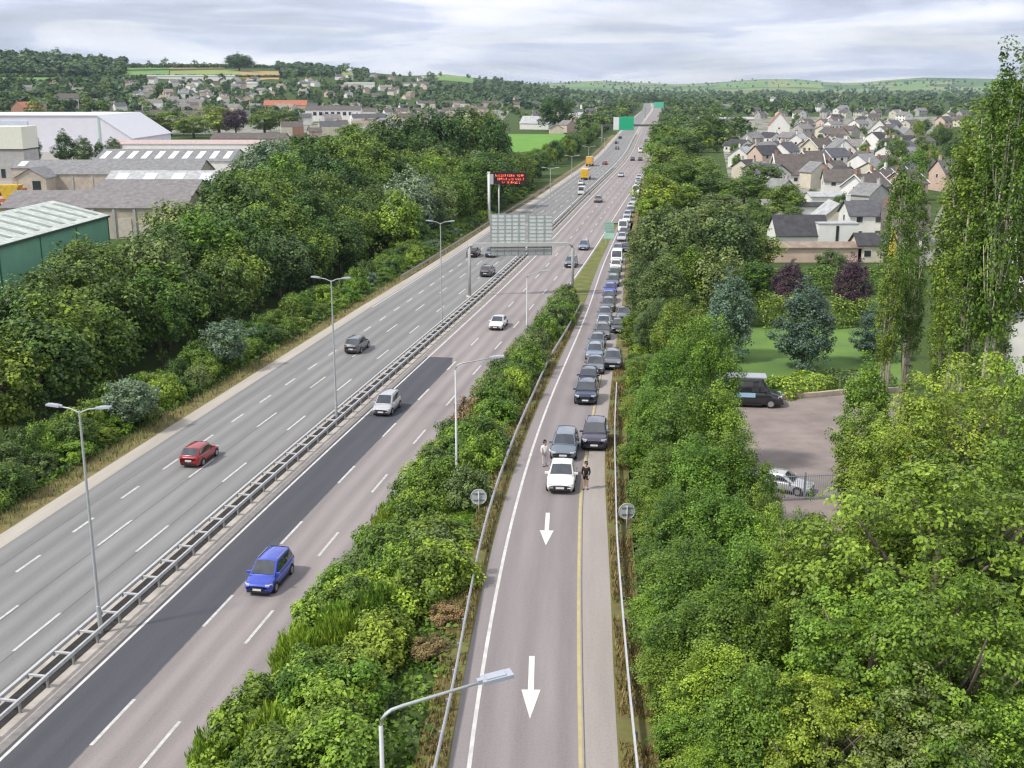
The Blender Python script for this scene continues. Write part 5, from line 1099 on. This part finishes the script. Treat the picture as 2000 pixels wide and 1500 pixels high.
# planted strip between the motorway and the slip road
SHR = 'shrubs of the strip between motorway and slip road'
y = 30.0
while y < 152:
    x0 = float(offx(REDGE + .9, y)); x1 = float(RL(y)) - 1.0; wdt = x1 - x0
    if wdt > .6:
        n = max(1, int(round(wdt / 2.1)))
        for k in range(n):
            x = x0 + wdt * (k + rv.uniform(.25, .75)) / n; yy = y + rv.uniform(-.9, .9); u = (x - x0) / max(wdt, 1)
            if u > .82 and rv.random() < .6: continue
            p = PXY(x, yy, gz(x, yy)); 
            kind = 'willow' if (yy < 52 and u < .5 and rv.random() < .22) or rv.random() < .04 else 'shrub'
            lf = (pick(('mid', 5), ('bright', 6), ('lime', 1.5), ('olive', 1.2)) if kind == 'shrub' else pick(('lime', 2), ('bright', 5), ('mid', 1))) if yy < 95 else pick(('olive', 5), ('lime', 2), ('mid', 4), ('bright', 2))
            if yy > 84 and u < .3: lf = pick(('olive', 3), ('rust', 2), ('mid', 2))
            h = rv.uniform(2.0, 3.5) * (1.0 if u > .15 else .75) if kind == 'shrub' else rv.uniform(2.4, 3.3)
            while 862 < p[0] < 1000 and yy < 66 and PXY(x, yy, gz(x, yy) + h * 1.08)[1] < 1015 and h > .4: h *= .85
            plant(kind, 'roadside_shrub' if kind == 'shrub' else 'willow_shrub', x, yy, h, rv.uniform(.95, 1.3) * (2.5 / h if kind == 'shrub' else .8), lf, f'{tint[lf]} {"leafy" if kind == "shrub" else "upright willowy"} shrub in the strip beside the slip road', 'shrub', SHR)
    y += 1.9
for px, py, D, lf in ((872, 1240, 50, 'rust'), (842, 1300, 47, 'rust')):
    plant_top('shrub', 'weed_clump', px, py + 18, D, .8, lf, 'brownish flowering weed clump in the planted strip near the slip road rail', 'shrub', 'brownish weeds')
# shrubs along the far verge
for row, (o0, hh) in enumerate(((-19.6, 2.3), (-22.0, 3.0), (-24.0, 2.7))):
    y = 40.0 + row
    while y < 335:
        xx, yy = off(o0 + rv.uniform(-.7, .7), np.array(y)); xx, yy = float(xx), float(yy)
        h = hh * rv.uniform(.65, 1.25) * (1 if y < 200 else .75); lf = pick(('mid', 6), ('dark', 3), ('bright', 3), ('olive', 1), ('silver', .6))
        plant('shrub', 'verge_shrub', xx, yy, h, rv.uniform(.8, 1.15) * 2.7 / h, lf, f'{tint[lf]} shrub in the belt along the far verge below the wood', 'shrub', 'shrub belt along the far verge')
        y += (2.6 if y < 130 else 4.2) * rv.uniform(.8, 1.25)
# the wood between the works and the motorway
sil_x = [-150, 0, 55, 75, 140, 205, 222, 250, 300, 345, 385, 392, 430, 455, 500, 560, 640, 700, 745, 830, 900, 965, 992, 1010, 1100, 1200]
sil_y = [575, 548, 482, 462, 462, 470, 462, 446, 412, 398, 388, 345, 325, 298, 270, 262, 268, 250, 236, 214, 211, 216, 262, 300, 262, 225]
KEEP = [(984, 1088, 254, 291, 420)]
def wood_tree(kind, name, x, y, h, wide, lf, label, group):
    z = gz(x, y); px, py = PXY(x, y, z + h); rr_ = 3.4 * h / 10 * wide * FOC / y * .62; sy = float(max(np.interp(px + q, sil_x, sil_y) for q in (-rr_, 0, rr_)))
    if py < sy:
        pyt = sy + rv.uniform(0, 10); v = (750 - pyt) / FOC; t = y / (cP + v * sP); h = CAM_H + (-sP + v * cP) * t - z
    if h < 4.5: return None
    rpx = 3.8 * h / 10 * wide * FOC / y; px, py = PXY(x, y, z + h); pb = PXY(x, y, z)[1]
    for a, b, c, d, dm in KEEP:
        if y < dm and px + rpx * .8 > a and px - rpx * .8 < b and py < d and pb > c: return None
    if px < -140: return None
    return plant(kind, name, x, y, h, wide, lf, label, 'tree', group)
WG = 'trees of the wood between the works and the motorway'
for row, (o0, h0, h1, y0, y1, st_) in enumerate(((-33, 9, 12, 50, 330, 6.0), (-40, 11, 15, 55, 340, 7.0), (-48, 12, 17, 60, 350, 7.8), (-57, 12, 18, 66, 360, 8.5), (-68, 13, 19, 150, 380, 9.5), (-80, 14, 20, 215, 400, 10.5), (-94, 14, 21, 260, 420, 12))):
    y = y0 + rv.uniform(0, 4)
    while y < y1:
        xx, yy = off(o0 + rv.uniform(-2.2, 2.2), np.array(y)); lf = pick(('dark', 8), ('mid', 5), ('olive', .8), ('bright', 1.0), ('silver', .3))
        wood_tree('broad', 'broadleaf_tree', float(xx), float(yy), rv.uniform(h0, h1), rv.uniform(.85, 1.2), lf, f'{tint[lf]} broadleaf tree in the wood between the works and the motorway', WG)
        y += st_ * rv.uniform(.75, 1.3) * (1 if y < 220 else 1.3)
for row, (o0, y0, y1, st_) in enumerate(((-24, 215, 700, 8.5), (-31, 235, 720, 10), (-40, 330, 760, 13), (-55, 400, 800, 17))):
    y = y0
    while y < y1:
        xx, yy = off(o0 + rv.uniform(-2, 2), np.array(float(y))); lf = pick(('dark', 4), ('mid', 5), ('olive', 2), ('bright', 1))
        wood_tree('broad', 'broadleaf_tree', float(xx), float(yy), rv.uniform(8, 13.5), rv.uniform(.85, 1.2), lf, f'{tint[lf]} tree in the belt along the motorway beyond the message board', 'tree belt beyond the message board')
        y += st_ * rv.uniform(.8, 1.3)
for px, py, D, r in ((700, 250, 290, 6.5), (745, 236, 310, 7), (790, 226, 320, 7), (832, 214, 335, 7.5), (870, 222, 330, 6.5), (905, 211, 345, 7.5), (945, 215, 345, 6.5), (966, 228, 330, 5), (640, 268, 280, 6), (590, 264, 270, 6.5)):
    lf = pick(('dark', 3), ('mid', 3), ('olive', 1)); plant_top('broad', 'broadleaf_tree', px, py, D, r, lf, f'{tint[lf]} broadleaf tree in the wood between the works and the motorway', 'tree', WG)
for px, py, D, r, lf, lab in ((520, 272, 250, 6.5, 'silver', 'silvery pale tree standing out at the top of the wood'), (800, 332, 228, 5, 'silver', 'silvery willow tree in front of the wood near the message board'), (885, 345, 262, 5, 'bright', 'bright yellowish tree at the wood edge below the message board'), (345, 392, 172, 5.5, 'olive', 'olive round tree before the cream shed gable'),
                              (775, 372, 215, 4.6, 'bright', 'bright green rounded tree at the end of the dark gap in the wood'), (250, 740, 96, 2.4, 'silver', 'small silvery tree among the verge shrubs beside the red hatchback'), (440, 625, 118, 2.6, 'silver', 'small grey green tree among the verge shrubs')):
    plant_top('broad', 'broadleaf_tree', px, py, D, r, lf, lab)
for px, py, D, r, lab in ((62, 256, 440, 3, 'dark narrow conifer in front of the pale warehouse, nearest the works block'), (122, 252, 440, 4.2, 'tallest dark conifer in front of the pale warehouse'), (160, 266, 440, 4.0, 'dark conifer just beside the tallest one'), (192, 272, 445, 2.3, 'small dark conifer by the corner strip of the warehouse'), (220, 268, 450, 3.4, 'dark bushy conifer before the sloping end of the warehouse')):
    plant_top('egg', 'conifer', px, py, D, r, 'dark', lab)
for px, py, D, r, lf, lab in ((425, 207, 700, 14, 'lime', 'bright yellow green round tree among the terraces'), (458, 212, 690, 8, 'purple', 'dark purple tree beside the bright yellow green one'), (330, 215, 690, 13, 'mid', 'large green tree in front of the terraces'), (280, 222, 680, 12, 'olive', 'olive green tree by the sloping warehouse end'), (515, 215, 720, 12, 'mid', 'green tree below the orange red roof'), (560, 216, 720, 10, 'dark', 'dark green tree below the orange red roof'),
                              (376, 226, 660, 11, 'mid', 'green tree between two terraces'), (1085, 190, 760, 13, 'dark', 'large dark tree above the green park'), (690, 240, 560, 9, 'mid', 'green tree at the back of the wood below the terraces'), (466, 106, 1750, 22, 'dark', 'big dark tree on the skyline above the golden field')):
    plant_top('broad', 'broadleaf_tree', px, py, D, r, lf, lab)

for o0, y0, y1, st_ in ((-25, 700, 1500, 15), (-36, 720, 1600, 19), (18, 560, 1500, 13), (28, 520, 1600, 15), (42, 560, 1500, 18), (58, 640, 1500, 22)):
    y = y0
    while y < y1:
        xx, yy = off(o0 + rv.uniform(-3, 3), np.array(float(y))); lf = pick(('far', 3), ('dark', 3), ('mid', 3), ('olive', 1)); s_ = rv.uniform(.75, 1.15)
        o = ob('far_roadside_tree', FARM[int(y) % 4], None, (float(xx), float(yy), gz(xx, yy) - .2), rv.uniform(0, 6)); o.scale = (s_ * 1.25, s_ * 1.25, s_); o.material_slots[0].link = 'OBJECT'; o.material_slots[0].material = LF[lf]
        tag(o, 'far tree in the rows lining the motorway beyond the green direction board', 'tree', 'far tree rows along the motorway'); y += st_ * rv.uniform(.7, 1.3)
for k in range(9):
    y = 1915 + rv.uniform(0, 30); x = float(MC(1900)) - 30 + k * 7; o = ob('far_roadside_tree', FARM[k % 4], None, (x, y, gz(x, y) - .2), k); o.scale = (1.2, 1.2, 1.0 + .2 * (k % 3)); o.material_slots[0].link = 'OBJECT'; o.material_slots[0].material = LF['far']
    tag(o, 'far tree closing the view where the motorway vanishes', 'tree', 'trees at the vanishing end of the motorway')
# belt of trees along the hard shoulder, in front of the estate
RB = [ # px, py of the top, distance, crown radius, kind, leaf
 (1300, 236, 560, 9, 'broad', 'mid'), (1318, 246, 500, 8, 'broad', 'mid'), (1290, 262, 450, 7, 'broad', 'bright'), (1335, 262, 430, 8, 'broad', 'dark'), (1300, 282, 390, 7, 'broad', 'mid'), (1345, 300, 350, 7, 'broad', 'mid'), (1285, 318, 330, 5, 'broad', 'bright'), (1322, 318, 320, 6, 'broad', 'mid'), (1375, 318, 320, 6, 'broad', 'mid'), (1392, 340, 300, 5.5, 'broad', 'dark'),
 (1288, 340, 255, 5.2, 'broad', 'lime'), (1330, 358, 262, 5.0, 'broad', 'bright'), (1272, 385, 250, 3.6, 'broad', 'bright'), (1365, 378, 262, 5, 'broad', 'mid'), (1410, 378, 255, 5.0, 'broad', 'olive'), (1455, 345, 290, 6, 'broad', 'mid'), (1490, 318, 310, 6, 'broad', 'dark'), (1480, 398, 250, 5.0, 'broad', 'mid'),
 (1262, 428, 182, 3.2, 'egg', 'olive'), (1308, 402, 168, 4.6, 'broad', 'olive'), (1372, 392, 176, 5.0, 'broad', 'olive'), (1428, 412, 172, 4.8, 'broad', 'olive'), (1476, 440, 178, 4.2, 'broad', 'mid'), (1252, 500, 148, 2.3, 'egg', 'olive'), (1296, 488, 136, 3.2, 'egg', 'olive'), (1345, 470, 142, 3.6, 'egg', 'mid'), (1400, 482, 140, 3.6, 'broad', 'olive'), (1480, 510, 158, 3.4, 'broad', 'mid'),
 (1246, 600, 122, 1.9, 'egg', 'mid'), (1284, 585, 116, 2.4, 'near', 'olive'), (1330, 575, 112, 2.8, 'near', 'mid'), (1258, 690, 100, 1.9, 'near', 'mid'), (1378, 618, 84, 2.9, 'near', 'bright'), (1316, 668, 82, 2.5, 'near', 'bright'), (1262, 762, 84, 1.8, 'near', 'mid'), (1290, 755, 74, 2.2, 'near', 'bright'), (1345, 742, 70, 2.5, 'near', 'mid'), (1400, 745, 70, 2.3, 'near', 'bright'),
 (1262, 850, 73, 1.7, 'near', 'bright'), (1312, 860, 62, 2.2, 'near', 'mid'), (1372, 850, 60, 2.4, 'near', 'bright'), (1425, 845, 61, 2.2, 'near', 'mid'), (1455, 890, 60, 1.7, 'near', 'mid'), (1304, 940, 60, 1.8, 'near', 'mid'), (1345, 955, 54, 2.2, 'near', 'mid'), (1412, 950, 53, 2.3, 'near', 'bright'), (1480, 945, 55, 1.6, 'near', 'mid'), (1492, 903, 62, 1.15, 'near', 'bright'), (1572, 992, 50, 1.4, 'near', 'bright'), (1525, 985, 51, 1.8, 'near', 'bright'),
 (1298, 1050, 55, 1.5, 'near', 'bright'), (1338, 1050, 49, 1.9, 'near', 'mid'), (1388, 1060, 46, 2.2, 'near', 'mid'), (1460, 1050, 46, 2.2, 'near', 'bright'), (1535, 1050, 45, 2.0, 'near', 'mid'), (1300, 1140, 47, 1.7, 'near', 'bright'), (1365, 1160, 43, 2.0, 'near', 'mid'), (1440, 1150, 42, 2.0, 'near', 'mid'), (1335, 1260, 42, 1.7, 'near', 'mid'), (1410, 1260, 39.5, 1.9, 'near', 'bright'), (1365, 1360, 39, 1.5, 'near', 'bright'), (1440, 1360, 37, 1.7, 'near', 'mid'), (1400, 1450, 36, 1.4, 'near', 'bright')]
for px, py, D, r, k, lf in RB:
    band = 'far back' if D > 300 else 'by the queue tail' if D > 240 else 'beside the queueing cars' if D > 110 else 'beside the purple car' if D > 68 else 'beside the road arrows'
    plant_top(k, 'roadside_tree', px, py, D, r, lf, f'{tint[lf]} tree along the hard shoulder, {band}', 'tree', 'tree belt along the hard shoulder')
for k in range(46):
    y = 36 + k * 2.1 + rv.uniform(-.6, .6); x = float(np.maximum(RR(y) + 1.6, RS(y) + 2.0)) + rv.uniform(0, 1.6); lf = pick(('mid', 3), ('bright', 3), ('rust', 1.6 if y < 62 else .4), ('olive', 2)); h = rv.uniform(1.1, 2.2)
    if 52 < y < 62.5: h *= .5
    plant('shrub', 'roadside_shrub', x, y, h, rv.uniform(.8, 1.1) * 1.9 / h, lf, f'low {tint[lf]} shrub right behind the hard shoulder rail', 'shrub', 'shrubs behind the hard shoulder rail')
# big trees close by
for px, py, D, r, k, lf, lab in (
 (1725, 960, 46, 2.8, 'spray', 'lime', 'yellow green tree with drooping sprays nearest to the car park railing'), (1850, 905, 42, 5.2, 'spray', 'lime', 'large yellow green tree filling the lower corner, below the poplars'), (1985, 850, 45, 4.5, 'spray', 'lime', 'yellow green tree at the picture edge under the white gable house'),
 (1600, 1010, 44, 2.4, 'spray', 'lime', 'yellow green small tree in front of the hard shoulder belt'), (1720, 1120, 37.5, 3.6, 'spray', 'bright', 'bright green spreading tree in front of the big yellow green one'), (1900, 1130, 36, 3.8, 'spray', 'lime', 'yellow green spreading tree in the very corner'), (1500, 1290, 36, 2.0, 'near', 'lime', 'low yellow green tree under the corner trees'), (1620, 1330, 34.5, 2.4, 'spray', 'lime', 'low yellow green spraying tree under the corner trees'), (1790, 1340, 33.5, 3, 'spray', 'olive', 'low olive green tree under the corner trees'), (1950, 1370, 33, 3, 'spray', 'bright', 'low bright green tree at the corner edge'),
 (1880, 690, 60, 4.4, 'spray', 'lime', 'yellow green tree standing just under the poplar stems'), (1970, 700, 64, 4, 'spray', 'bright', 'bright green tree beside the white gable wall'), (1790, 800, 58, 3.6, 'spray', 'lime', 'yellow green tree between the car park tree and the poplars'),
 (1700, 690, 80, 2.1, 'egg', 'bright', 'upright dense green tree at the edge of the car park'), (1712, 800, 72, 2.2, 'egg', 'mid', 'lower upright green tree at the car park edge'), (1775, 850, 62, 2.6, 'near', 'bright', 'bright green bushy tree beside the car park edge tree')):
    plant_top(k, 'broadleaf_tree', px, py, D, r, lf, lab)
# poplars
for px, py, D, r, lab in ((1768, 305, 108, 1.6, 'slim poplar with bare pale lower stem beside the brown roofed houses'), (1802, 300, 112, 1.3, 'second slim poplar just behind the first'), (1790, 480, 104, 1.3, 'short poplar in front of the first two'), (1745, 500, 102, 1.2, 'short leafy poplar beside the yellow board'),
                        (1905, 200, 95, 2.4, 'tall poplar with forked pale trunk in front of the slate roof'), (1945, 170, 92, 2.6, 'second tall poplar next to the forked one'), (1990, 85, 88, 2.2, 'tallest poplar at the picture edge'), (1882, 300, 100, 1.7, 'poplar at the street side of the tall group'), (2010, 120, 94, 2.6, 'poplar half outside the picture edge'), (1850, 560, 98, 1.2, 'low poplar shoots with several bare pale stems'), (1915, 420, 90, 1.6, 'lower poplar in front of the forked trunk')):
    plant_top('poplar', 'poplar_tree', px, py, D, r, pick(('bright', 1), ('lime', 1), ('mid', 4)), lab)
# garden trees, hedges and bank
for px, py, D, r, k, lf, lab in ((1580, 540, 118, 3.1, 'egg', 'blue', 'large egg shaped blue green tree in the middle of the lawn'), (1430, 530, 122, 2.7, 'egg', 'blue', 'tall blue green tree beside the minibus'), (1715, 590, 122, 2.3, 'egg', 'blue', 'blue green tree partly behind the car park edge tree'),
                              (1546, 508, 150, 2.2, 'egg', 'purple', 'smaller dark purple tree at the back of the garden'), (1670, 497, 148, 2.5, 'egg', 'purple', 'larger almost black purple tree at the back of the garden'), (1625, 488, 178, 2.6, 'broad', 'olive', 'olive tree in front of the blank white building'),
                              (1538, 358, 262, 4.4, 'broad', 'mid', 'dense round green tree beside the white garages'), (1740, 305, 330, 4.5, 'egg', 'mid', 'rounded green tree in front of a white house by the poplar'), (1388, 222, 560, 9, 'broad', 'dark', 'dark round tree in front of the long pale hall')):
    plant_top(k, 'garden_tree', px, py, D, r, lf, lab)
def hedge(name, P, h, wd_, lf, label, n=None, cat='hedge'):
    """a clipped or banked hedge: leaves filling a low rounded wall along the ground line P"""
    rg = np.random.default_rng(int(P[0][0])); P = [np.array(p) for p in P]; seg = [np.hypot(*(b - a)) for a, b in zip(P, P[1:])]; tot = sum(seg); n = n or int(tot * 130 * (h + wd_) / 3)
    q = rg.uniform(0, tot, n); cs = np.concatenate([[0], np.cumsum(seg)]); A = np.array(P); cx = np.interp(q, cs, A[:, 0]); cy_ = np.interp(q, cs, A[:, 1]); i = np.clip(np.searchsorted(cs, q) - 1, 0, len(seg) - 1); d = (A[i + 1] - A[i]) / np.array(seg)[i][:, None]
    a = rg.uniform(-.2, math.pi + .2, n); rad = rg.uniform(.75, 1.02, n); hh = h * (.88 + .14 * np.sin(q * 1.1) * np.sin(q * .37 + 1))
    lat = np.sign(np.cos(a)) * np.abs(np.cos(a)) ** .6 * wd_ / 2 * rad; up = np.maximum(np.sin(a), .02) ** .6 * hh * rad
    x = cx - d[:, 1] * lat; y_ = cy_ + d[:, 0] * lat; o = P[0]; z0 = gz(*o)
    Nn = unit(np.stack([-d[:, 1] * np.cos(a), d[:, 0] * np.cos(a), np.sin(a) + .5], 1) + rg.normal(size=(n, 3)) * .4)
    V, T = leaf_quads(np.stack([x - o[0], y_ - o[1], ground(x, y_) - z0 + up], 1), Nn, np.full(n, .30), rg, rg.uniform(0, 1, n), .7)
    return tag(ob(name, leaf_mesh(name, V, T, LF[lf]), None, (o[0], o[1], z0)), label, cat)
hedge('garden_hedge', [G(1475, 640), G(1560, 630)], 4.6, 3.0, 'lime', 'tall yellow green hedge at the back of the lawn below the smaller purple tree')
hedge('garden_hedge', [G(1610, 640), G(1730, 632)], 4.0, 3.0, 'lime', 'tall yellow green hedge below the larger purple tree')
hedge('back_hedge', [G(1470, 575), G(1740, 570)], 4.4, 4.0, 'mid', 'long dark green hedge between the purple trees and the outbuilding')
hedge('bank_planting', [G(1505, 775), G(1545, 765), G(1600, 750)], 1.7, 4.6, 'bright', 'sloping green bank of low plants behind the kerb wall, next to the minibus', cat='planting')
hedge('bank_planting', [G(1615, 757), G(1665, 752), G(1730, 748)], 1.7, 4.6, 'olive', 'second planted bank behind the kerb wall, browner than the first', cat='planting')
# trees between the houses of the estate on the right
def clear(x, y, r): return all((x - a) ** 2 + (y - b) ** 2 > r * r for a, b, _ in placed)
k = t_ = 0
while k < 150 and t_ < 6000:
    t_ += 1; px = rv.uniform(1370, 1960); py = rv.uniform(222, 470); q = on_ground(px, py)
    if q is None: continue
    x, y, z = q
    if not clear(x, y, 5.6) or (1790 < px < 1870 and 380 < py < 520) or (y < 235 and px > 1500): continue
    lf = pick(('mid', 5), ('dark', 4), ('olive', 2), ('bright', 2), ('lime', .7)); h = rv.uniform(2.8, 6.2) if px < 1720 or y < 300 else rv.uniform(6, 11)
    plant('broad', 'garden_tree', x, y, h, rv.uniform(.9, 1.3), lf, f'{tint[lf]} garden tree between the houses of the estate', 'tree', 'garden trees of the estate'); placed.append((x, y, 4)); k += 1
# trees of the town and the hillside across the wood, the nearer ones each by itself
def in_field(px, py):
    for P, m in FIELDS:
        xs_ = [p[0] for p in P]; ys_ = [p[1] for p in P]
        if min(xs_) - 4 < px < max(xs_) + 4 and min(ys_) - 1 < py < max(ys_) + 7: return True
    return False
def far_spot(px, py):
    q = on_ground(px, py)
    if q is None or in_field(px, py): return None
    x, y, z = q
    if y < 640 and px < 990: return None
    if y < 1950 and abs(x - float(MC(y))) < 27: return None
    if 980 < px < 1095 and 250 < py < 300: return None
    return q
k = t_ = 0; FG_ = [0]
while k < 285 and t_ < 9000:
    t_ += 1; px = rv.uniform(-20, 1230); py = rv.choice((rv.uniform(128, 262), rv.uniform(150, 230)))
    if px < 200 and py > 232: continue
    q = far_spot(px, py)
    if q is None or not clear(q[0], q[1], 9): continue
    x, y, z = q; h = rv.uniform(6, 12) * (1.15 if px < 260 else .9)
    o = ob('town_tree', FARM[k % 4], None, (x, y, z - .1), rv.uniform(0, 6.28)); s = h / 10; o.scale = (s * rv.uniform(.9, 1.4),) * 2 + (s,)
    lf = pick(('far', 6), ('dark', 3), ('mid', 2), ('olive', 1.2)); o.material_slots[0].link = 'OBJECT'; o.material_slots[0].material = LF[lf]
    where = 'under the wooded hill' if px < 260 else 'among the houses below the golden field' if px < 540 else 'around the school and the slope behind' if px < 860 else 'around the park by the motorway'
    tag(o, f'{"dark" if lf in ("far", "dark") else "green"} distant tree {where}', 'tree', 'distant trees of the town'); k += 1
for px, py, h in ((18, 124, 13), (52, 122, 15), (88, 126, 14), (110, 122, 16), (150, 128, 13), (180, 130, 14), (200, 131, 15), (292, 131, 8), (322, 131, 11), (343, 131, 7), (382, 131, 9), (400, 130, 6), (455, 130, 14), (480, 131, 13), (470, 129, 17), (494, 131, 8), (545, 132, 10), (240, 131, 10), (675, 142, 15), (690, 143, 9), (838, 150, 9), (860, 149, 8), (915, 153, 9)):
    while on_ground(px, py) is None: py += 1
    x, y, z = on_ground(px, py); o = ob('skyline_tree', FARM[int(px) % 4], None, (x, y, z - .2), px); s = h / 10 * 1.15; o.scale = (s * 1.2, s * 1.2, s); o.material_slots[0].link = 'OBJECT'; o.material_slots[0].material = LF['dark']
    tag(o, 'dark tree standing on the skyline of the hill', 'tree', 'trees on the skyline of the hill')
def mass(name, spots, nq, leaf, lf, kind='stuff'):
    rg = np.random.default_rng(len(spots)); S = np.array(spots); n = len(S); base = rg.normal(size=(nq, 3)); kidx = np.repeat(np.arange(n), nq); N_ = len(kidx)
    u = unit(rg.normal(size=(N_, 3)) + np.array([0, 0, .3])); r = rg.uniform(.5, 1, N_); h = S[kidx, 3]
    P = S[kidx, :3] + u * (r * h * .42)[:, None] * np.array([1.15, 1.15, 1.0]) + np.stack([np.zeros(N_), np.zeros(N_), h * .5], 1)
    Nn = unit(u + np.array([0, 0, .35]) + rg.normal(size=(N_, 3)) * .3)
    T = np.clip(np.repeat(rg.uniform(0, 1, n), nq) * .6 + rg.uniform(0, 1, N_) * .4, 0, 1)
    V, T = leaf_quads(P, Nn, h * leaf, rg, T, .8); o = ob(name, leaf_mesh(name, V, T, LF[lf])); tag(o, kind=kind); return o
def spots(n, pxr, pyr, hr, r_clear=8.0):
    out = []; t = 0
    while len(out) < n and t < n * 6:
        t += 1; px = rv.uniform(*pxr); q = far_spot(px, rv.uniform(*pyr))
        if q is None or not clear(q[0], q[1], r_clear): continue
        out.append((q[0], q[1], q[2] - .5, rv.uniform(*hr)))
    return out
mass('distant_woodland', spots(420, (-40, 250), (112, 150), (9, 15)) + spots(200, (-40, 270), (160, 215), (7, 12)) + spots(220, (540, 720), (130, 150), (8, 12)) + spots(330, (250, 900), (145, 232), (5, 9)) + spots(430, (840, 1240), (152, 215), (7, 12)), 60, .42, 'far')
mass('distant_woodland', spots(900, (1060, 2150), (172, 200), (8, 14), 12) + spots(360, (1290, 2150), (196, 226), (7, 11), 13) + spots(160, (1200, 1420), (190, 215), (8, 12), 12), 60, .42, 'far')
for k in range(70):
    px = rv.uniform(1330, 2060); q = far_spot(px, rv.uniform(188, 222))
    if q is None or not clear(q[0], q[1], 11): continue
    lf = pick(('far', 4), ('dark', 3), ('mid', 2)); o = ob('skyline_tree', FARM[k % 4], None, (q[0], q[1], q[2] - .2), px); s = rv.uniform(.8, 1.25); o.scale = (s * 1.3, s * 1.3, s); o.material_slots[0].link = 'OBJECT'; o.material_slots[0].material = LF[lf]
    tag(o, 'distant tree in the dark line of trees above the estate', 'tree', 'tree line above the estate')
# hedgerows on the far hills and the dark skyline hedge
mass('hedgerow', [(*[on_ground(px, max(py, 0))[i] for i in range(3)], rv.uniform(4, 8)) for px in range(240, 640, 3) for py in (133,) if on_ground(px, py) is not None] + [(*on_ground(px, py), rv.uniform(3, 5)) for px in range(0, 130, 2) for py in (151,) if on_ground(px, py) is not None] + [(*on_ground(px, py), rv.uniform(3, 5)) for px in range(245, 560, 2) for py in (152,) if on_ground(px, py) is not None], 40, .45, 'far')
fh = []
for k in range(150):
    px = rv.uniform(1040, 1900); q = on_ground(px, rv.uniform(156, 171))
    if q is not None and q[1] > 3000: fh.append((q[0], q[1], q[2], rv.uniform(7, 14)))
if fh: mass('hedgerow', fh, 24, .5, 'far')
# undergrowth and long grass (nobody could count it)
def scatter_stuff(name, pts, size, lf, up=.6, h=.5, blade=False):
    rg = np.random.default_rng(len(pts)); P = np.array(pts); n = len(P); P[:, 2] = ground(P[:, 0], P[:, 1]) + rg.uniform(.02, h, n) * rg.uniform(.2, 1, n)
    if blade:
        a = rg.uniform(0, 6.28, n); t = unit(np.stack([.35 * np.cos(a), .35 * np.sin(a), np.ones(n)], 1)); b = np.stack([-np.sin(a), np.cos(a), 0 * a], 1); s = (size * rg.uniform(.5, 1.3, n))[:, None]; P[:, 2] = ground(P[:, 0], P[:, 1]) + .1
        V = np.stack([P - b * s * .10, P + b * s * .10, P + t * s + b * s * .02, P + t * s - b * s * .02], 1).reshape(-1, 3); T = np.repeat(rg.uniform(0, 1, n), 4)
    else:
        Nn = unit(np.array([0, 0, up]) + rg.normal(size=(n, 3)) * .45); V, T = leaf_quads(P, Nn, np.full(n, size), rg, np.clip(rg.uniform(0, 1, n) * .6 + .3 * np.sin(P[:, 0] * 1.3) * np.sin(P[:, 1] * .9) + .15, 0, 1))
    return tag(ob(name, leaf_mesh(name, V, T, LF[lf])), kind='stuff')
pts = []
for _ in range(26000):
    y = 30 + 125 * rv.random() ** 1.5; a = float(offx(REDGE + .1, y)); b = float(RL(y)) - .4
    if b > a: pts.append((rv.uniform(a, b), y, 0))
scatter_stuff('undergrowth', pts, .30, 'mid')
pts = []
for _ in range(30000):
    y = 45 + 200 * rv.random() ** 1.6; xx, yy = off(-17.9 - 12 * rv.random() ** 1.3, np.array(y)); pts.append((float(xx), float(yy), 0))
scatter_stuff('undergrowth', pts, .45, 'mid', h=.8)
pts = []
for _ in range(20000):
    y = 34 + 90 * rv.random() ** 1.4; pts.append((float(np.maximum(RR(y) + .9, RS(y) + 1.4)) + 9 * rv.random(), y, 0))
pts = [p for p in pts if not (p[0] > X(1425, p[1]) and 62 < p[1] < 118)]
scatter_stuff('undergrowth', pts, .32, 'olive')
pts = []
for _ in range(9000):
    y = 30 + 115 * rv.random() ** 1.3; pts.append((rv.uniform(float(RL(y)) - .9, float(RW(y)) - .85), y, 0)); y = 30 + 80 * rv.random() ** 1.3; pts.append((rv.uniform(float(RS(y)) + .1, float(np.maximum(RR(y), RS(y) + .3)) + .8), y, 0))
scatter_stuff('verge_long_grass', [p for p in pts if math.sin(p[1] * .9) * math.sin(p[1] * .23 + p[0]) > -.55], .32, 'rust', blade=True)
pts = []
for _ in range(12000):
    y = 45 + 230 * rv.random() ** 1.5; xx, yy = off(float(lefte(y)) - .25 - 2.2 * rv.random() ** .8, np.array(y)); pts.append((float(xx), float(yy), 0))
scatter_stuff('verge_long_grass', pts[::2], .36, 'olive', blade=True); scatter_stuff('verge_long_grass', pts[1::4], .36, 'rust', blade=True)

# ------------------------------------------------------------------ air
hz = MB().box((0, 3900, 190), (13600, 11000, 392)); hm = bpy.data.materials.new('haze'); hm.use_nodes = True; t = hm.node_tree; t.nodes.clear()
pv = t.nodes.new('ShaderNodeVolumePrincipled'); pv.inputs['Color'].default_value = (.68, .85, 1, 1); pv.inputs['Density'].default_value = .00006; pv.inputs['Anisotropy'].default_value = .2
t.links.new(pv.outputs[0], t.nodes.new('ShaderNodeOutputMaterial').inputs['Volume'])
HAZE = True
if HAZE: tag(hz.build('haze', hm), kind='stuff')
